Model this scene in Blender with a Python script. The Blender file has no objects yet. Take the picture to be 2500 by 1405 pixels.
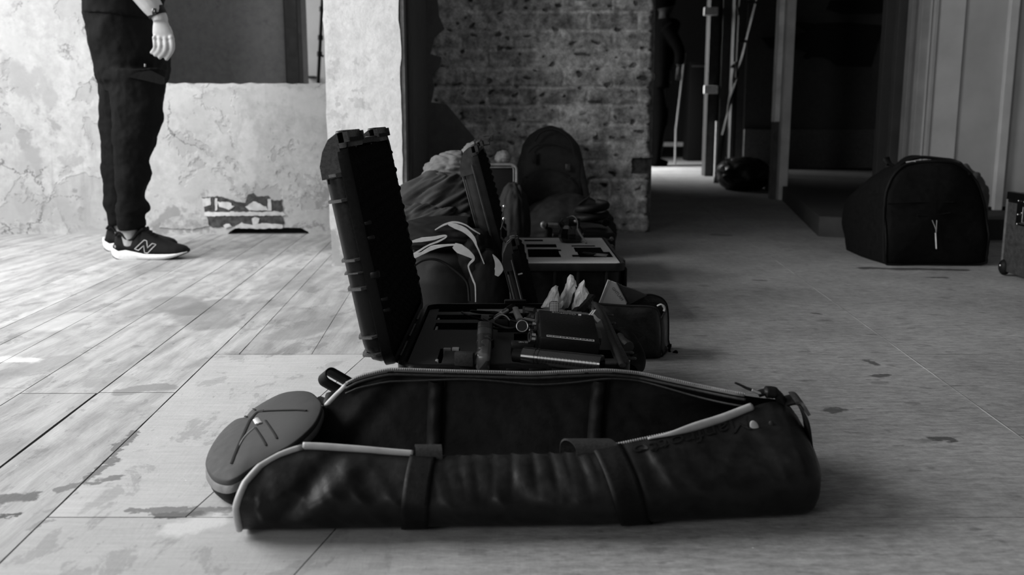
import bpy, bmesh, math, random
from mathutils import Vector as V, Matrix, noise
C = bpy.context.scene
COL = C.collection
random.seed(7)

# ---------------------------------------------------------------- camera, lights, exposure
F, TH, H = 2350.0, math.atan(417 / 2350), 0.5
cd = bpy.data.cameras.new('camera'); cam = bpy.data.objects.new('camera', cd); COL.objects.link(cam)
cam.location = (0, 0, H); cam.rotation_euler = (math.pi / 2 - TH, 0, 0)
cd.sensor_width = 36; cd.lens = 36 * F / 2500
cd.clip_start = 0.05; cd.clip_end = 60
cd.dof.use_dof = True; cd.dof.focus_distance = 1.75; cd.dof.aperture_fstop = 5.6
C.camera = cam
w = bpy.data.worlds.new('world'); C.world = w; w.use_nodes = True
w.node_tree.nodes['Background'].inputs[0].default_value = (1, 1, 1, 1)
w.node_tree.nodes['Background'].inputs[1].default_value = 0.02
C.view_settings.view_transform = 'Standard'; C.view_settings.look = 'None'
C.view_settings.exposure = 0.0; C.view_settings.gamma = 1.0
C.view_settings.use_curve_mapping = False

def area(name, loc, target, sx, sy, power, spread=180):
    l = bpy.data.lights.new(name, 'AREA'); l.shape = 'RECTANGLE'; l.size = sx; l.size_y = sy
    l.energy = power; l.spread = math.radians(spread)
    o = bpy.data.objects.new(name, l); COL.objects.link(o); o.location = loc
    o.rotation_euler = (V(target) - V(loc)).to_track_quat('-Z', 'Y').to_euler()
    return o
area('window_light_main', (-2.96, 2.15, 1.8), (-0.2, 2.0, 0.2), 2.7, 1.5, 215)
area('window_light_rear', (-2.96, -1.75, 1.55), (0.9, 2.6, 0.4), 1.6, 1.6, 66)
area('side_room_fill', (-2.6, 7.0, 1.6), (0.0, 7.6, 0.8), 1.2, 1.6, 60)  # added lamp that brightens the side room; no window stands behind it
area('window_light_corridor', (-0.25, 9.6, 1.5), (1.5, 9.4, 0.0), 1.3, 1.4, 110, 100)

def P(px, py, z=None, Y=None):
    u = (px - 1250) / F; v = (py - 702.5) / F
    d = V((u, math.cos(TH) - v * math.sin(TH), -math.sin(TH) - v * math.cos(TH)))
    t = (z - H) / d.z if Y is None else Y / d.y
    return V((t * d.x, t * d.y, H + t * d.z))

# ---------------------------------------------------------------- helpers
ROOTM = {}
def tag(o, label=None, cat=None, group=None, kind=None):
    if label: o['label'] = label
    if cat: o['category'] = cat
    if group: o['group'] = group
    if kind: o['kind'] = kind
    return o
def thing(name, label, cat, loc=(0, 0, 0), rotz=0, group=None):
    o = bpy.data.objects.new(name, None); COL.objects.link(o)
    o.empty_display_size = 0.1
    o.location = loc; o.rotation_euler = (0, 0, rotz)
    ROOTM[o.name] = Matrix.Translation(V(loc)) @ Matrix.Rotation(rotz, 4, 'Z')
    return tag(o, label, cat, group)

class G:
    """collects geometry; obj() links it as ONE mesh object"""
    def __init__(s): s.v = []; s.f = []; s.M = Matrix.Identity(4)
    def add(s, vs, fs):
        k = len(s.v); s.v += [s.M @ V(v) for v in vs]; s.f += [tuple(i + k for i in f) for f in fs]; return s
    def bm(s, bm, M=None):
        bm.verts.ensure_lookup_table(); bm.verts.index_update()
        vs = [(M @ v.co if M else v.co.copy()) for v in bm.verts]
        fs = [[v.index for v in f.verts] for f in bm.faces]
        bm.free(); return s.add(vs, fs)
    def box(s, a, b, r=0, seg=2, M=None):
        bm = bmesh.new(); bmesh.ops.create_cube(bm, size=1)
        a = V(a); b = V(b)
        for v in bm.verts: v.co = V([(a[i] + b[i]) / 2 + v.co[i] * (b[i] - a[i]) for i in range(3)])
        if r: bmesh.ops.bevel(bm, geom=bm.edges[:], offset=r, segments=seg, affect='EDGES', profile=0.5)
        return s.bm(bm, M)
    def loft(s, rings, cap0=True, cap1=True, closed=True):
        n = len(rings[0]); vs = [p for r in rings for p in r]; fs = []
        for i in range(len(rings) - 1):
            for j in range(n if closed else n - 1):
                k = (j + 1) % n
                fs.append((i * n + j, i * n + k, (i + 1) * n + k, (i + 1) * n + j))
        if cap0: fs.append(tuple(range(n))[::-1])
        if cap1: fs.append(tuple((len(rings) - 1) * n + j for j in range(n)))
        return s.add(vs, fs)
    def tube(s, pts, r, seg=10, closed=False, caps=True, flat=None):
        pts = [V(p) for p in pts]; n = len(pts); rings = []
        rr = r if isinstance(r, (list, tuple)) else [r] * n
        prev = None
        for i, p in enumerate(pts):
            if closed: t = pts[(i + 1) % n] - pts[i - 1]
            else: t = pts[min(i + 1, n - 1)] - pts[max(i - 1, 0)]
            if t.length < 1e-9: t = V((0, 0, 1))
            t.normalize()
            if prev is None:
                a = V((0, 0, 1)) if abs(t.z) < .9 else V((1, 0, 0))
                u = t.cross(a).normalized()
            else:
                u = (prev - t * prev.dot(t))
                u = u.normalized() if u.length > 1e-6 else t.orthogonal().normalized()
            prev = u; w_ = t.cross(u)
            ring = []
            for j in range(seg):
                q = 2 * math.pi * j / seg
                ring.append(p + (u * math.cos(q) + w_ * math.sin(q) * (flat or 1)) * rr[i])
            rings.append(ring)
        if closed: rings.append(rings[0]); caps = False
        return s.loft(rings, caps, caps)
    def cyl(s, p0, p1, r0, r1=None, seg=24):
        return s.tube([p0, p1], [r0, r0 if r1 is None else r1], seg)
    def lathe(s, prof, M=None, seg=32):   # prof (r,z)
        rings = [[V((r * math.cos(2 * math.pi * j / seg), r * math.sin(2 * math.pi * j / seg), z)) for j in range(seg)] for r, z in prof]
        if M: rings = [[M @ p for p in r] for r in rings]
        return s.loft(rings)
    def ribbon(s, pts, wvec, t=.002):
        pts = [V(p) for p in pts]; rings = []; n = len(pts)
        for i, p in enumerate(pts):
            wv = V(wvec[i]) if isinstance(wvec, list) else V(wvec)
            d = (pts[min(i + 1, n - 1)] - pts[max(i - 1, 0)]).normalized()
            nn = d.cross(wv).normalized() * t / 2
            rings.append([p - wv / 2 - nn, p + wv / 2 - nn, p + wv / 2 + nn, p - wv / 2 + nn])
        return s.loft(rings)
    def prism(s, poly, f0, f1):
        return s.loft([[f0(a, b) for a, b in poly], [f1(a, b) for a, b in poly]])
    def grid(s, f, nu, nv, wrapu=False):
        vs = [f(i / nu, j / nv) for i in range(nu + (0 if wrapu else 1)) for j in range(nv + 1)]
        fs = []; m = nv + 1; N_ = nu if wrapu else nu + 1
        for i in range(nu):
            for j in range(nv):
                a = i * m + j; b = ((i + 1) % N_) * m + j
                fs.append((a, b, b + 1, a + 1))
        return s.add(vs, fs)
    def ell(s, c, r, n=24, M=None, noise_amp=0, ns=5):
        c = V(c)
        def f(u, v):
            a = 2 * math.pi * u; b = math.pi * (v - .5)
            d = V((math.cos(a) * math.cos(b), math.sin(a) * math.cos(b), math.sin(b)))
            k = 1 + (noise_amp * noise.noise(d * ns + c) if noise_amp else 0)
            q = V((d.x * r[0], d.y * r[1], d.z * r[2])) * k
            if M: q = M @ q
            return c + q
        return s.grid(f, n * 2, n)
    def text(s, body, size, M, ext=.0004, align='CENTER'):
        cu = bpy.data.curves.new('t', 'FONT'); cu.body = body; cu.size = size; cu.extrude = ext
        cu.align_x = align; cu.align_y = 'CENTER'; cu.resolution_u = 3
        o = bpy.data.objects.new('t', cu); COL.objects.link(o)
        dg = bpy.context.evaluated_depsgraph_get(); dg.update()
        me = bpy.data.meshes.new_from_object(o.evaluated_get(dg))
        vs = [M @ v.co if isinstance(M, Matrix) else M(v.co) for v in me.vertices]; fs = [tuple(p.vertices) for p in me.polygons]
        bpy.data.objects.remove(o); bpy.data.meshes.remove(me); bpy.data.curves.remove(cu)
        return s.add(vs, fs)
    def obj(s, name, mat, parent=None, smooth=35, clean=True, **kw):
        inv = None
        if parent is not None:
            r = parent
            while r.parent: r = r.parent
            if r.name in ROOTM: inv = ROOTM[r.name].inverted()
        vs = [inv @ v for v in s.v] if inv else s.v
        me = bpy.data.meshes.new(name); me.from_pydata([tuple(v) for v in vs], [], s.f)
        if clean:
            b = bmesh.new(); b.from_mesh(me)
            bmesh.ops.remove_doubles(b, verts=b.verts[:], dist=1e-6)
            bmesh.ops.recalc_face_normals(b, faces=b.faces[:]); b.to_mesh(me); b.free()
        me.update()
        if smooth:
            me.polygons.foreach_set('use_smooth', [True] * len(me.polygons))
            if smooth < 180: me.set_sharp_from_angle(angle=math.radians(smooth))
        me.materials.append(mat)
        o = bpy.data.objects.new(name, me); COL.objects.link(o)
        if parent is not None: o.parent = parent
        return tag(o, **kw)

def mod(o, t, **kw):
    m = o.modifiers.new(t.lower(), t)
    for k, v in kw.items(): setattr(m, k, v)
    return m
def lerp(a, b, t): return a + (b - a) * t
def interp(tab, x):
    if x <= tab[0][0]: return tab[0][1:]
    for a, b in zip(tab, tab[1:]):
        if x <= b[0]:
            t = (x - a[0]) / (b[0] - a[0] or 1)
            return tuple(lerp(p, q, t) for p, q in zip(a[1:], b[1:]))
    return tab[-1][1:]
def sstep(a, b, x):
    t = max(0, min(1, (x - a) / (b - a))); return t * t * (3 - 2 * t)
def spline(pts, n=8, closed=False):
    pts = [V(p) for p in pts]; out = []; N_ = len(pts)
    for i in range(N_ if closed else N_ - 1):
        g = (lambda k: pts[k % N_]) if closed else (lambda k: pts[max(0, min(N_ - 1, k))])
        p0, p1, p2, p3 = g(i - 1), g(i), g(i + 1), g(i + 2)
        for k in range(n):
            t = k / n
            out.append(.5 * ((2 * p1) + (p2 - p0) * t + (2 * p0 - 5 * p1 + 4 * p2 - p3) * t * t + (3 * p1 - p0 - 3 * p2 + p3) * t ** 3))
    if not closed: out.append(pts[-1])
    return out
def rrect(x0, x1, y0, y1, r, z, n=6):
    out = []
    for cx, cy, a0 in ((x1 - r, y1 - r, 0), (x0 + r, y1 - r, 90), (x0 + r, y0 + r, 180), (x1 - r, y0 + r, 270)):
        for k in range(n + 1):
            a = math.radians(a0 + 90 * k / n); out.append(V((cx + r * math.cos(a), cy + r * math.sin(a), z)))
    return out

# ---------------------------------------------------------------- materials
class NT:
    def __init__(s, name):
        s.m = bpy.data.materials.new(name); s.m.use_nodes = True; s.t = s.m.node_tree
        s.b = s.t.nodes['Principled BSDF']; s.geo = None
    def n(s, typ, **kw):
        o = s.t.nodes.new(typ)
        for k, v in kw.items(): setattr(o, k, v)
        return o
    def put(s, sock, val):
        if isinstance(val, bpy.types.NodeSocket): s.t.links.new(val, sock)
        elif val is not None:
            if sock.type == 'RGBA' and not isinstance(val, (tuple, list)): val = (val, val, val, 1)
            sock.default_value = val
    def pos(s, scale=(1, 1, 1), rot=(0, 0, 0), obj=False):
        if obj: p = s.n('ShaderNodeTexCoord').outputs['Object']
        else: p = s.n('ShaderNodeNewGeometry').outputs['Position']
        mp = s.n('ShaderNodeMapping'); s.put(mp.inputs[0], p)
        mp.inputs['Rotation'].default_value = rot; mp.inputs['Scale'].default_value = scale
        return mp.outputs[0]
    def noise(s, vec, scale, detail=4, rough=.55, dist=0, out=0):
        o = s.n('ShaderNodeTexNoise'); s.put(o.inputs['Vector'], vec)
        o.inputs['Scale'].default_value = scale; o.inputs['Detail'].default_value = detail
        o.inputs['Roughness'].default_value = rough; o.inputs['Distortion'].default_value = dist
        return o.outputs[out]
    def voro(s, vec, scale, feature='DISTANCE_TO_EDGE', rnd=1):
        o = s.n('ShaderNodeTexVoronoi', feature=feature); s.put(o.inputs['Vector'], vec)
        o.inputs['Scale'].default_value = scale; o.inputs['Randomness'].default_value = rnd
        return o.outputs['Distance']
    def wave(s, vec, scale, dist=2, detail=2, dscale=1, axis='X'):
        o = s.n('ShaderNodeTexWave', bands_direction=axis); s.put(o.inputs['Vector'], vec)
        o.inputs['Scale'].default_value = scale; o.inputs['Distortion'].default_value = dist
        o.inputs['Detail'].default_value = detail; o.inputs['Detail Scale'].default_value = dscale
        return o.outputs['Fac']
    def ma(s, op, a, b=None, c=None):
        o = s.n('ShaderNodeMath', operation=op)
        for i, v in enumerate((a, b, c)):
            if v is not None: s.put(o.inputs[i], v)
        return o.outputs[0]
    def vm(s, op, a, b=None, out=0):
        o = s.n('ShaderNodeVectorMath', operation=op); s.put(o.inputs[0], a)
        if b is not None:
            if op == 'SCALE': s.put(o.inputs['Scale'], b)
            else: s.put(o.inputs[1], b)
        return o.outputs[out]
    def step(s, x, a, b, lo=0., hi=1.):
        o = s.n('ShaderNodeMapRange', interpolation_type='SMOOTHSTEP')
        s.put(o.inputs[0], x); s.put(o.inputs[1], a); s.put(o.inputs[2], b); s.put(o.inputs[3], lo); s.put(o.inputs[4], hi)
        return o.outputs[0]
    def lin(s, x, a, b, lo=0., hi=1.):
        o = s.n('ShaderNodeMapRange'); s.put(o.inputs[0], x)
        for i, v in enumerate((a, b, lo, hi)): s.put(o.inputs[i + 1], v)
        return o.outputs[0]
    def mix(s, f, a, b):
        o = s.n('ShaderNodeMix'); s.put(o.inputs[0], f); s.put(o.inputs[2], a); s.put(o.inputs[3], b); return o.outputs[0]
    def seg(s, vec, a, b, w, soft=.5):     # 1 inside a capsule a-b of radius w
        a = V(a).to_3d(); b = V(b).to_3d(); ab = b - a
        d = s.vm('SUBTRACT', vec, tuple(a))
        t = s.vm('DOT_PRODUCT', d, tuple(ab / max(ab.length_squared, 1e-8)), out=1)
        o = s.n('ShaderNodeClamp'); s.put(o.inputs[0], t)
        q = s.vm('SCALE', tuple(ab), o.outputs[0])
        l = s.vm('LENGTH', s.vm('SUBTRACT', d, q), out=1)
        return s.step(l, w * (1 - soft), w * (1 + soft), 1., 0.)
    def bump(s, h, strength=.5, dist=.01):
        o = s.n('ShaderNodeBump'); s.put(o.inputs['Height'], h)
        o.inputs['Strength'].default_value = strength; o.inputs['Distance'].default_value = dist
        if s.b.inputs['Normal'].links: s.put(o.inputs['Normal'], s.b.inputs['Normal'].links[0].from_socket)
        s.put(s.b.inputs['Normal'], o.outputs[0])
    def set(s, col=None, rough=None, spec=None, metal=None, coat=None, sheen=None, alpha=None, trans=None):
        I = s.b.inputs
        for k, v in (('Base Color', col), ('Roughness', rough), ('Specular IOR Level', spec), ('Metallic', metal), ('Coat Weight', coat), ('Sheen Weight', sheen), ('Alpha', alpha), ('Transmission Weight', trans)):
            if v is not None: s.put(I[k], v)
        return s.m
MC = {}
def M_(name, col, rough=.6, spec=.5, metal=0, kind=None, amp=.25, scale=60, bump=.3, dist=.002, coat=None, sheen=None, trans=None):
    if name in MC: return MC[name]
    t = NT(name); p = t.pos(obj=True)
    nz = t.noise(p, scale, 4)
    t.set(t.lin(nz, .3, .7, col * (1 - amp), col * (1 + amp)), t.lin(nz, .3, .7, max(0, rough - .08), min(1, rough + .08)), spec, metal, coat, sheen, None, trans)
    if kind == 'fabric':
        q = t.pos((700, 700, 700), obj=True)
        wv = t.ma('MULTIPLY', t.wave(t.pos(obj=True), 180, .5, 1, 1, 'X'), t.wave(t.pos(obj=True), 180, .5, 1, 1, 'Z'))
        t.bump(wv, .08, .0004); t.bump(t.noise(p, 14, 5), bump, .008)
    elif kind == 'pebble':
        t.bump(t.voro(p, scale * 6, 'F1'), bump, dist)
    elif bump: t.bump(t.noise(p, scale, 5), bump, dist)
    MC[name] = t.m; return t.m
# ================================================================ THE SETTING
def mat_floor():
    t = NT('worn_floorboards'); p0 = t.pos()
    wob = t.noise(p0, 9, 5, .6, 0, 1)
    pd = t.vm('ADD', p0, t.vm('SCALE', t.vm('SUBTRACT', wob, (.5, .5, .5)), .07))
    wob2 = t.noise(p0, 55, 6, .7, 0, 1)
    pd = t.vm('ADD', pd, t.vm('SCALE', t.vm('SUBTRACT', wob2, (.5, .5, .5)), .03))
    sep = t.n('ShaderNodeSeparateXYZ'); t.put(sep.inputs[0], p0); X, Yc = sep.outputs[0], sep.outputs[1]
    at = t.n('ShaderNodeAttribute'); at.attribute_name = 'tone'; tone = at.outputs['Fac']
    grain_l = t.noise(t.pos((14, 1.3, 1), (0, 0, .055)), 6, 6, .62, 1.2)
    swirl = t.wave(t.pos((1, .32, 1), (0, 0, .06)), 5.5, 9, 3, 1.4, 'X')
    fine = t.noise(t.pos((1, 9, 1)), 60, 3, .7)
    big = t.noise(p0, 2.2, 5, .6)
    blot = t.noise(t.pos((1, .55, 1)), 7, 6, .65, .6)
    leftz = t.step(X, -.45, .1, 1., 0.)
    # warm wood boards on the left, darker sheets on the right
    base_l = t.ma('ADD', t.lin(grain_l, .25, .75, .29, .38), t.lin(swirl, 0, 1, -.035, .035))
    base_l = t.ma('MULTIPLY', base_l, t.lin(blot, .34, .56, .72, 1.05))
    sheet = t.step(t.ma('ADD', t.ma('ADD', X, t.ma('MULTIPLY', Yc, .054)), .527), -.001, .001)
    ysh = t.step(Yc, 1.99, 2.0, 1., 0.)
    sheet = t.ma('MULTIPLY', sheet, ysh)
    base_l = t.mix(sheet, base_l, t.ma('MULTIPLY', t.lin(t.noise(t.pos((1, 7, 1)), 13, 6, .68), .3, .7, .33, .40), t.lin(t.noise(p0, 7, 4), .3, .7, .93, 1.05)))
    base_l = t.ma('MULTIPLY', base_l, t.mix(sheet, t.lin(t.noise(t.pos((60, 2.5, 1), (0, 0, .055)), 6, 5, .7), .3, .7, .86, 1.12), t.lin(t.noise(t.pos((2, 40, 1)), 6, 5, .7), .3, .7, .95, 1.05)))
    base_l = t.ma('MULTIPLY', base_l, t.step(t.noise(t.pos((1.3, .7, 1)), 9, 8, .68, .4), .56, .60, 1.04, .80))
    base_l = t.ma('MULTIPLY', base_l, t.step(t.noise(t.pos((2.5, .8, 1)), 24, 6, .7), .62, .66, 1., .72))
    base_r = t.ma('MULTIPLY', t.lin(t.noise(t.pos((1, 3.2, 1)), 26, 6, .72), .32, .68, .18, .35), t.lin(big, .3, .7, .75, 1.25))
    base_r = t.ma('MULTIPLY', base_r, t.lin(t.noise(t.pos((1, 2.2, 1)), 90, 4, .75), .3, .7, .84, 1.16))
    scr = t.step(t.noise(t.pos((1, 8, 1), (0, 0, .1)), 55, 5, .7), .62, .72)
    base_r = t.mix(t.ma('MULTIPLY', scr, .5), base_r, .12)
    spots = t.step(t.noise(t.pos((1, 2.0, 1)), 15, 3, .55), .62, .68)
    base_r = t.mix(t.ma('MULTIPLY', spots, .5), base_r, .10)
    col = t.mix(leftz, base_r, base_l)
    col = t.ma('MULTIPLY', col, tone)
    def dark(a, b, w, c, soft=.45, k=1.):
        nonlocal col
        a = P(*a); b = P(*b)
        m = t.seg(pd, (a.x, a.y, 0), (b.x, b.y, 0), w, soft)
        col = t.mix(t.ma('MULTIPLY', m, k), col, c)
    # worn stains with shapes of their own
    for a, b, w, c, k in [((420, 735, 0), (520, 790, 0), .07, .16, .6), ((470, 760, 0), (540, 740, 0), .06, .14, .6), ((700, 820, 0), (790, 790, 0), .05, .2, .6),
                          ((560, 760, 0), (660, 745, 0), .05, .22, .5), ((150, 880, 0), (60, 905, 0), .05, .22, .6), ((690, 700, 0), (740, 665, 0), .07, .22, .5),
                          ((225, 1170, 0), (340, 1055, 0), .0085, .15, 1.), ((150, 1195, 0), (290, 1165, 0), .010, .16, 1.), ((380, 1262, 0), (500, 1262, 0), .010, .11, 1.),
                          ((300, 1250, 0), (545, 1250, 0), .008, .17, 1.), ((0, 1225, 0), (70, 1215, 0), .016, .10, 1.), ((0, 1255, 0), (50, 1250, 0), .006, .05, 1.),
                          ((150, 1262, 0), (95, 1290, 0), .006, .2, .8),
                          ((295, 955, 0), (400, 945, 0), .022, .2, .8), ((240, 935, 0), (290, 925, 0), .03, .25, .5), ((370, 1000, 0), (290, 985, 0), .02, .3, .5)]:
        dark(a, b, w, c, .2, k)
    for a, b, w, c, k in [((10, 875, 0), (90, 880, 0), .02, .6, .8), ((120, 800, 0), (200, 770, 0), .05, .52, .5), ((430, 1300, 0), (520, 1270, 0), .02, .62, .6)]:
        dark(a, b, w, c, .4, k)
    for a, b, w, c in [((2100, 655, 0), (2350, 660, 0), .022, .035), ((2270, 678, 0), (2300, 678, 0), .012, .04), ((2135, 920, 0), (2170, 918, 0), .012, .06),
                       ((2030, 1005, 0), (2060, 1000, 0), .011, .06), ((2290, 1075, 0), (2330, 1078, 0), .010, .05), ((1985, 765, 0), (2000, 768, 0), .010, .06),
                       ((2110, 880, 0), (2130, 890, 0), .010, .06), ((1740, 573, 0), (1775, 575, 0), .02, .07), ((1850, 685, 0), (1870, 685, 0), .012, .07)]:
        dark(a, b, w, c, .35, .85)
    # pale scratch line across the sheets
    a = P(1830, 590, 0); b = P(2500, 1075, 0)
    m = t.seg(t.vm('ADD', p0, t.vm('SCALE', t.vm('SUBTRACT', wob, (.5, .5, .5)), .004)), (a.x, a.y, 0), (b.x, b.y, 0), .0012, .4)
    br = t.step(t.noise(p0, 4, 2), .42, .58)
    col = t.mix(t.ma('MULTIPLY', m, t.lin(br, 0, 1, .15, .9)), col, .6)
    specks = t.step(t.voro(p0, 26, 'F1'), .02, .035, 1., 0.)
    gate = t.step(t.noise(p0, 12, 2), .58, .62)
    col = t.mix(t.ma('MULTIPLY', specks, gate), col, .75)
    col = t.ma('MULTIPLY', col, t.lin(t.mix(leftz, fine, .5), .3, .7, .9, 1.1))
    t.set(col, t.lin(grain_l, .3, .7, .5, .75), .35)
    t.bump(t.ma('ADD', grain_l, t.noise(p0, 150, 3)), .25, .0012)
    return t.m

def mat_plaster(name, base=.72, patch=.3, thr=.56, stains=(), crack=True):
    t = NT(name); p0 = t.pos()
    n1 = t.noise(p0, 3.1, 7, .62, .3); n2 = t.noise(p0, 9, 7, .65, .2); n3 = t.noise(p0, 1.4, 3)
    m1 = t.step(n1, thr, thr + .02); m2 = t.step(n2, .6, .63)
    col = t.lin(n3, .3, .7, base * .84, base * 1.04)
    col = t.ma('MULTIPLY', col, t.lin(t.noise(p0, 28, 6, .7), .3, .7, .82, 1.12))
    col = t.mix(t.ma('MULTIPLY', m1, .5), col, patch * 1.5)
    col = t.mix(t.ma('MULTIPLY', t.step(t.noise(p0, 5.5, 8, .68, .5), .50, .56), .3), col, patch * 1.6)
    col = t.mix(t.ma('MULTIPLY', t.step(t.noise(p0, 17, 8, .7, .3), .60, .64), .5), col, patch * 1.1)
    col = t.mix(t.ma('MULTIPLY', t.ma('MULTIPLY', m2, t.step(n1, .5, .58)), .7), col, patch)
    drip = t.step(t.noise(t.pos((7, 7, .7)), 3, 5, .6), .56, .68)
    col = t.mix(t.ma('MULTIPLY', drip, .28), col, patch)
    pd = t.vm('ADD', p0, t.vm('SCALE', t.vm('SUBTRACT', t.noise(p0, 10, 6, .65, 0, 1), (.5, .5, .5)), .16))
    pd = t.vm('ADD', pd, t.vm('SCALE', t.vm('SUBTRACT', t.noise(p0, 48, 6, .7, 0, 1), (.5, .5, .5)), .05))
    for a, b, w_, c, k in stains:
        col = t.mix(t.ma('MULTIPLY', t.seg(pd, a, b, w_, .35), k), col, c)
    if crack:
        v = t.voro(pd, 2.6); cm = t.ma('MULTIPLY', t.step(v, .003, .012, 1., 0.), t.step(t.noise(p0, 2.5, 2), .52, .58))
        col = t.mix(t.ma('MULTIPLY', cm, .8), col, patch * .35)
    t.set(col, .85, .25)
    t.bump(n2, .35, .012); t.bump(t.ma('SUBTRACT', 1., m1), .5, .006); t.bump(t.noise(p0, 70, 5, .7), .25, .002)
    return t.m

def mat_brick():
    t = NT('old_brick'); p0 = t.pos()
    at = t.n('ShaderNodeAttribute'); at.attribute_name = 'tone'
    n1 = t.noise(p0, 8, 7, .7); n2 = t.noise(p0, 40, 6, .7)
    col = t.ma('MULTIPLY', at.outputs['Fac'], t.lin(n1, .3, .7, .8, 1.2))
    col = t.ma('MULTIPLY', col, t.lin(n2, .35, .65, .55, 1.4))
    col = t.mix(t.step(t.noise(p0, 5, 6, .7, .5), .6, .7), col, t.ma('MULTIPLY', col, 1.5))
    t.set(col, .95, .15); t.bump(n2, .7, .004); t.bump(n1, .5, .012)
    return t.m
MFLOOR = mat_floor()
ORD = P(0, 250, 0, 4.14) if False else None
def W(px, py): 
    q = P(px, py, Y=4.14); return (q.x, q.y, q.z)
st = [(W(30, 170), W(60, 215), .05, .28, .7), (W(90, 190), W(130, 250), .035, .3, .7), (W(60, 330), W(95, 420), .03, .26, .9), (W(150, 395), W(190, 385), .02, .3, .8),
      (W(90, 270), W(135, 310), .022, .25, .8), (W(25, 90), W(45, 110), .04, .4, .6), (W(150, 150), W(185, 140), .025, .4, .7), (W(60, 395), W(85, 390), .045, .3, .7),
      (W(30, 470), W(20, 540), .03, .35, .7), (W(60, 505), W(190, 520), .05, .3, .55), (W(170, 300), W(150, 140), .015, .5, .4), (W(0, 483), W(215, 478), .0045, .15, .7),
      (W(430, 240), W(560, 250), .04, .45, .6), (W(490, 270), W(480, 300), .03, .4, .6), (W(560, 250), W(560, 330), .03, .45, .5), (W(440, 460), W(480, 440), .05, .4, .6),
      (W(640, 230), W(790, 260), .04, .5, .6), (W(460, 210), W(780, 225), .02, .5, .6), (W(600, 300), W(605, 440), .03, .55, .5), (W(380, 545), W(420, 520), .03, .22, .8),
      (W(230, 200), W(225, 235), .008, .12, .8), (W(0, 550), W(240, 560), .012, .3, .6), (W(380, 556), W(500, 562), .02, .2, .8), (W(700, 560), W(800, 556), .012, .2, .8)]
MPLAS = mat_plaster('peeling_white_plaster', .45, .19, .54, st)
MPIL = mat_plaster('pillar_plaster', .72, .42, .7, [(tuple(P(825, 140, Y=3.23)), tuple(P(818, 370, Y=3.23)), .012, .5, .9), (tuple(P(808, 590, Y=3.23)), tuple(P(830, 640, Y=3.23)), .03, .3, .7), (tuple(P(950, 60, Y=3.23)), tuple(P(955, 260, Y=3.23)), .008, .6, .5)], False)
MGREY = mat_plaster('grey_plaster', .40, .26, .6, (), False)
MGREYL = mat_plaster('side_room_plaster', .42, .2, .62, (), False)
MDARKW = mat_plaster('darkened_room_wall', .12, .08, .6, (), False)  # the room's gloom is put into this low base colour
MSHADE = mat_plaster('shaded_return_plaster', .16, .1, .62, (), False)  # return face in shade: its darkness is put into the plaster colour
MBRICK = mat_brick()
MWOODP = M_('painted_wood_white', .40, .55, .4, amp=.1, scale=14, bump=.2)
MWOODD = M_('dark_stained_wood', .035, .5, .4, amp=.3, scale=30, bump=.3)
MDIRTSHADE = M_('dark_dirt_and_shade', .015, .95, .1, bump=.6, dist=.01)

def struct(g, name, mat, **kw): 
    o = g.obj(name, mat, **kw); o['kind'] = 'structure'; return o

# floor: separate boards and sheets with real gaps, over a dark subfloor
def board(g, tones, poly, gap, tone, z0=-.02):
    c = sum((V((x, y, 0)) for x, y in poly), V()) / len(poly)
    n = len(poly); out = []
    for i in range(n):      # inset by gap
        p = V(poly[i]); a = (V(poly[i - 1]) - p).normalized(); b = (V(poly[(i + 1) % n]) - p).normalized()
        s_ = abs(a.x * b.y - a.y * b.x) or 1
        out.append(p + (a + b) * (gap / s_))
    # densify long edges and roughen them a little
    pts = []
    for i in range(n):
        a = out[i]; b = out[(i + 1) % n]; L = (b - a).length; k = max(1, int(L / .06))
        nn = V((-(b - a).y, (b - a).x)).normalized()
        for j in range(k):
            q = a.lerp(b, j / k)
            if j: q = q + nn * (noise.noise(V((q.x * 22, q.y * 22, 3))) * gap * .7)
            pts.append(q)
    k = len(g.v); m = len(pts)
    g.v += [V((q.x, q.y, 0)) for q in pts] + [V((q.x, q.y, z0)) for q in pts]
    g.f.append(tuple(range(k, k + m))); tones.append(tone)
    for i in range(m):
        j = (i + 1) % m; g.f.append((k + i, k + m + i, k + m + j, k + j)); tones.append(tone * .4)
g = G(); tn = []
S = -.054
bx = [-3.0, -2.85, -2.7, -2.55, -2.4, -2.25, -2.1, -1.95, -1.78, -1.61, -1.41, -1.258, -1.103, -1.026, -.95, -.811, -.668, -.527]
gp = {-.668: .0016, -1.103: .0012, -1.026: .0012, -.527: .0011}
YW = 4.14
rnd = random.Random(3)
def xb(b, y): return b + S * y
for i in range(len(bx) - 1):
    a, b = bx[i], bx[i + 1]; gap = max(gp.get(a, .0007), gp.get(b, .0007))
    cuts = [-3.0, -.6 + rnd.random(), YW + 8]
    if b == -.668: cuts = [-3, 1.705, YW + 8]
    if b == -.527: cuts = [-3, .92, 1.71, YW + 8]
    if b == -.811: cuts = [-3, 1.74, YW + 8]
    for y0, y1 in zip(cuts, cuts[1:]):
        ga, gb = gap, gap; wid = .0045 if (b == -.668 and y1 < 2) else 0
        board(g, tn, [(xb(a, y0), y0), (xb(b, y0) - wid * 1.6, y0), (xb(b, y1) - wid * .5, y1), (xb(a, y1), y1)], gap * .8, rnd.uniform(.84, 1.1))
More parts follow.
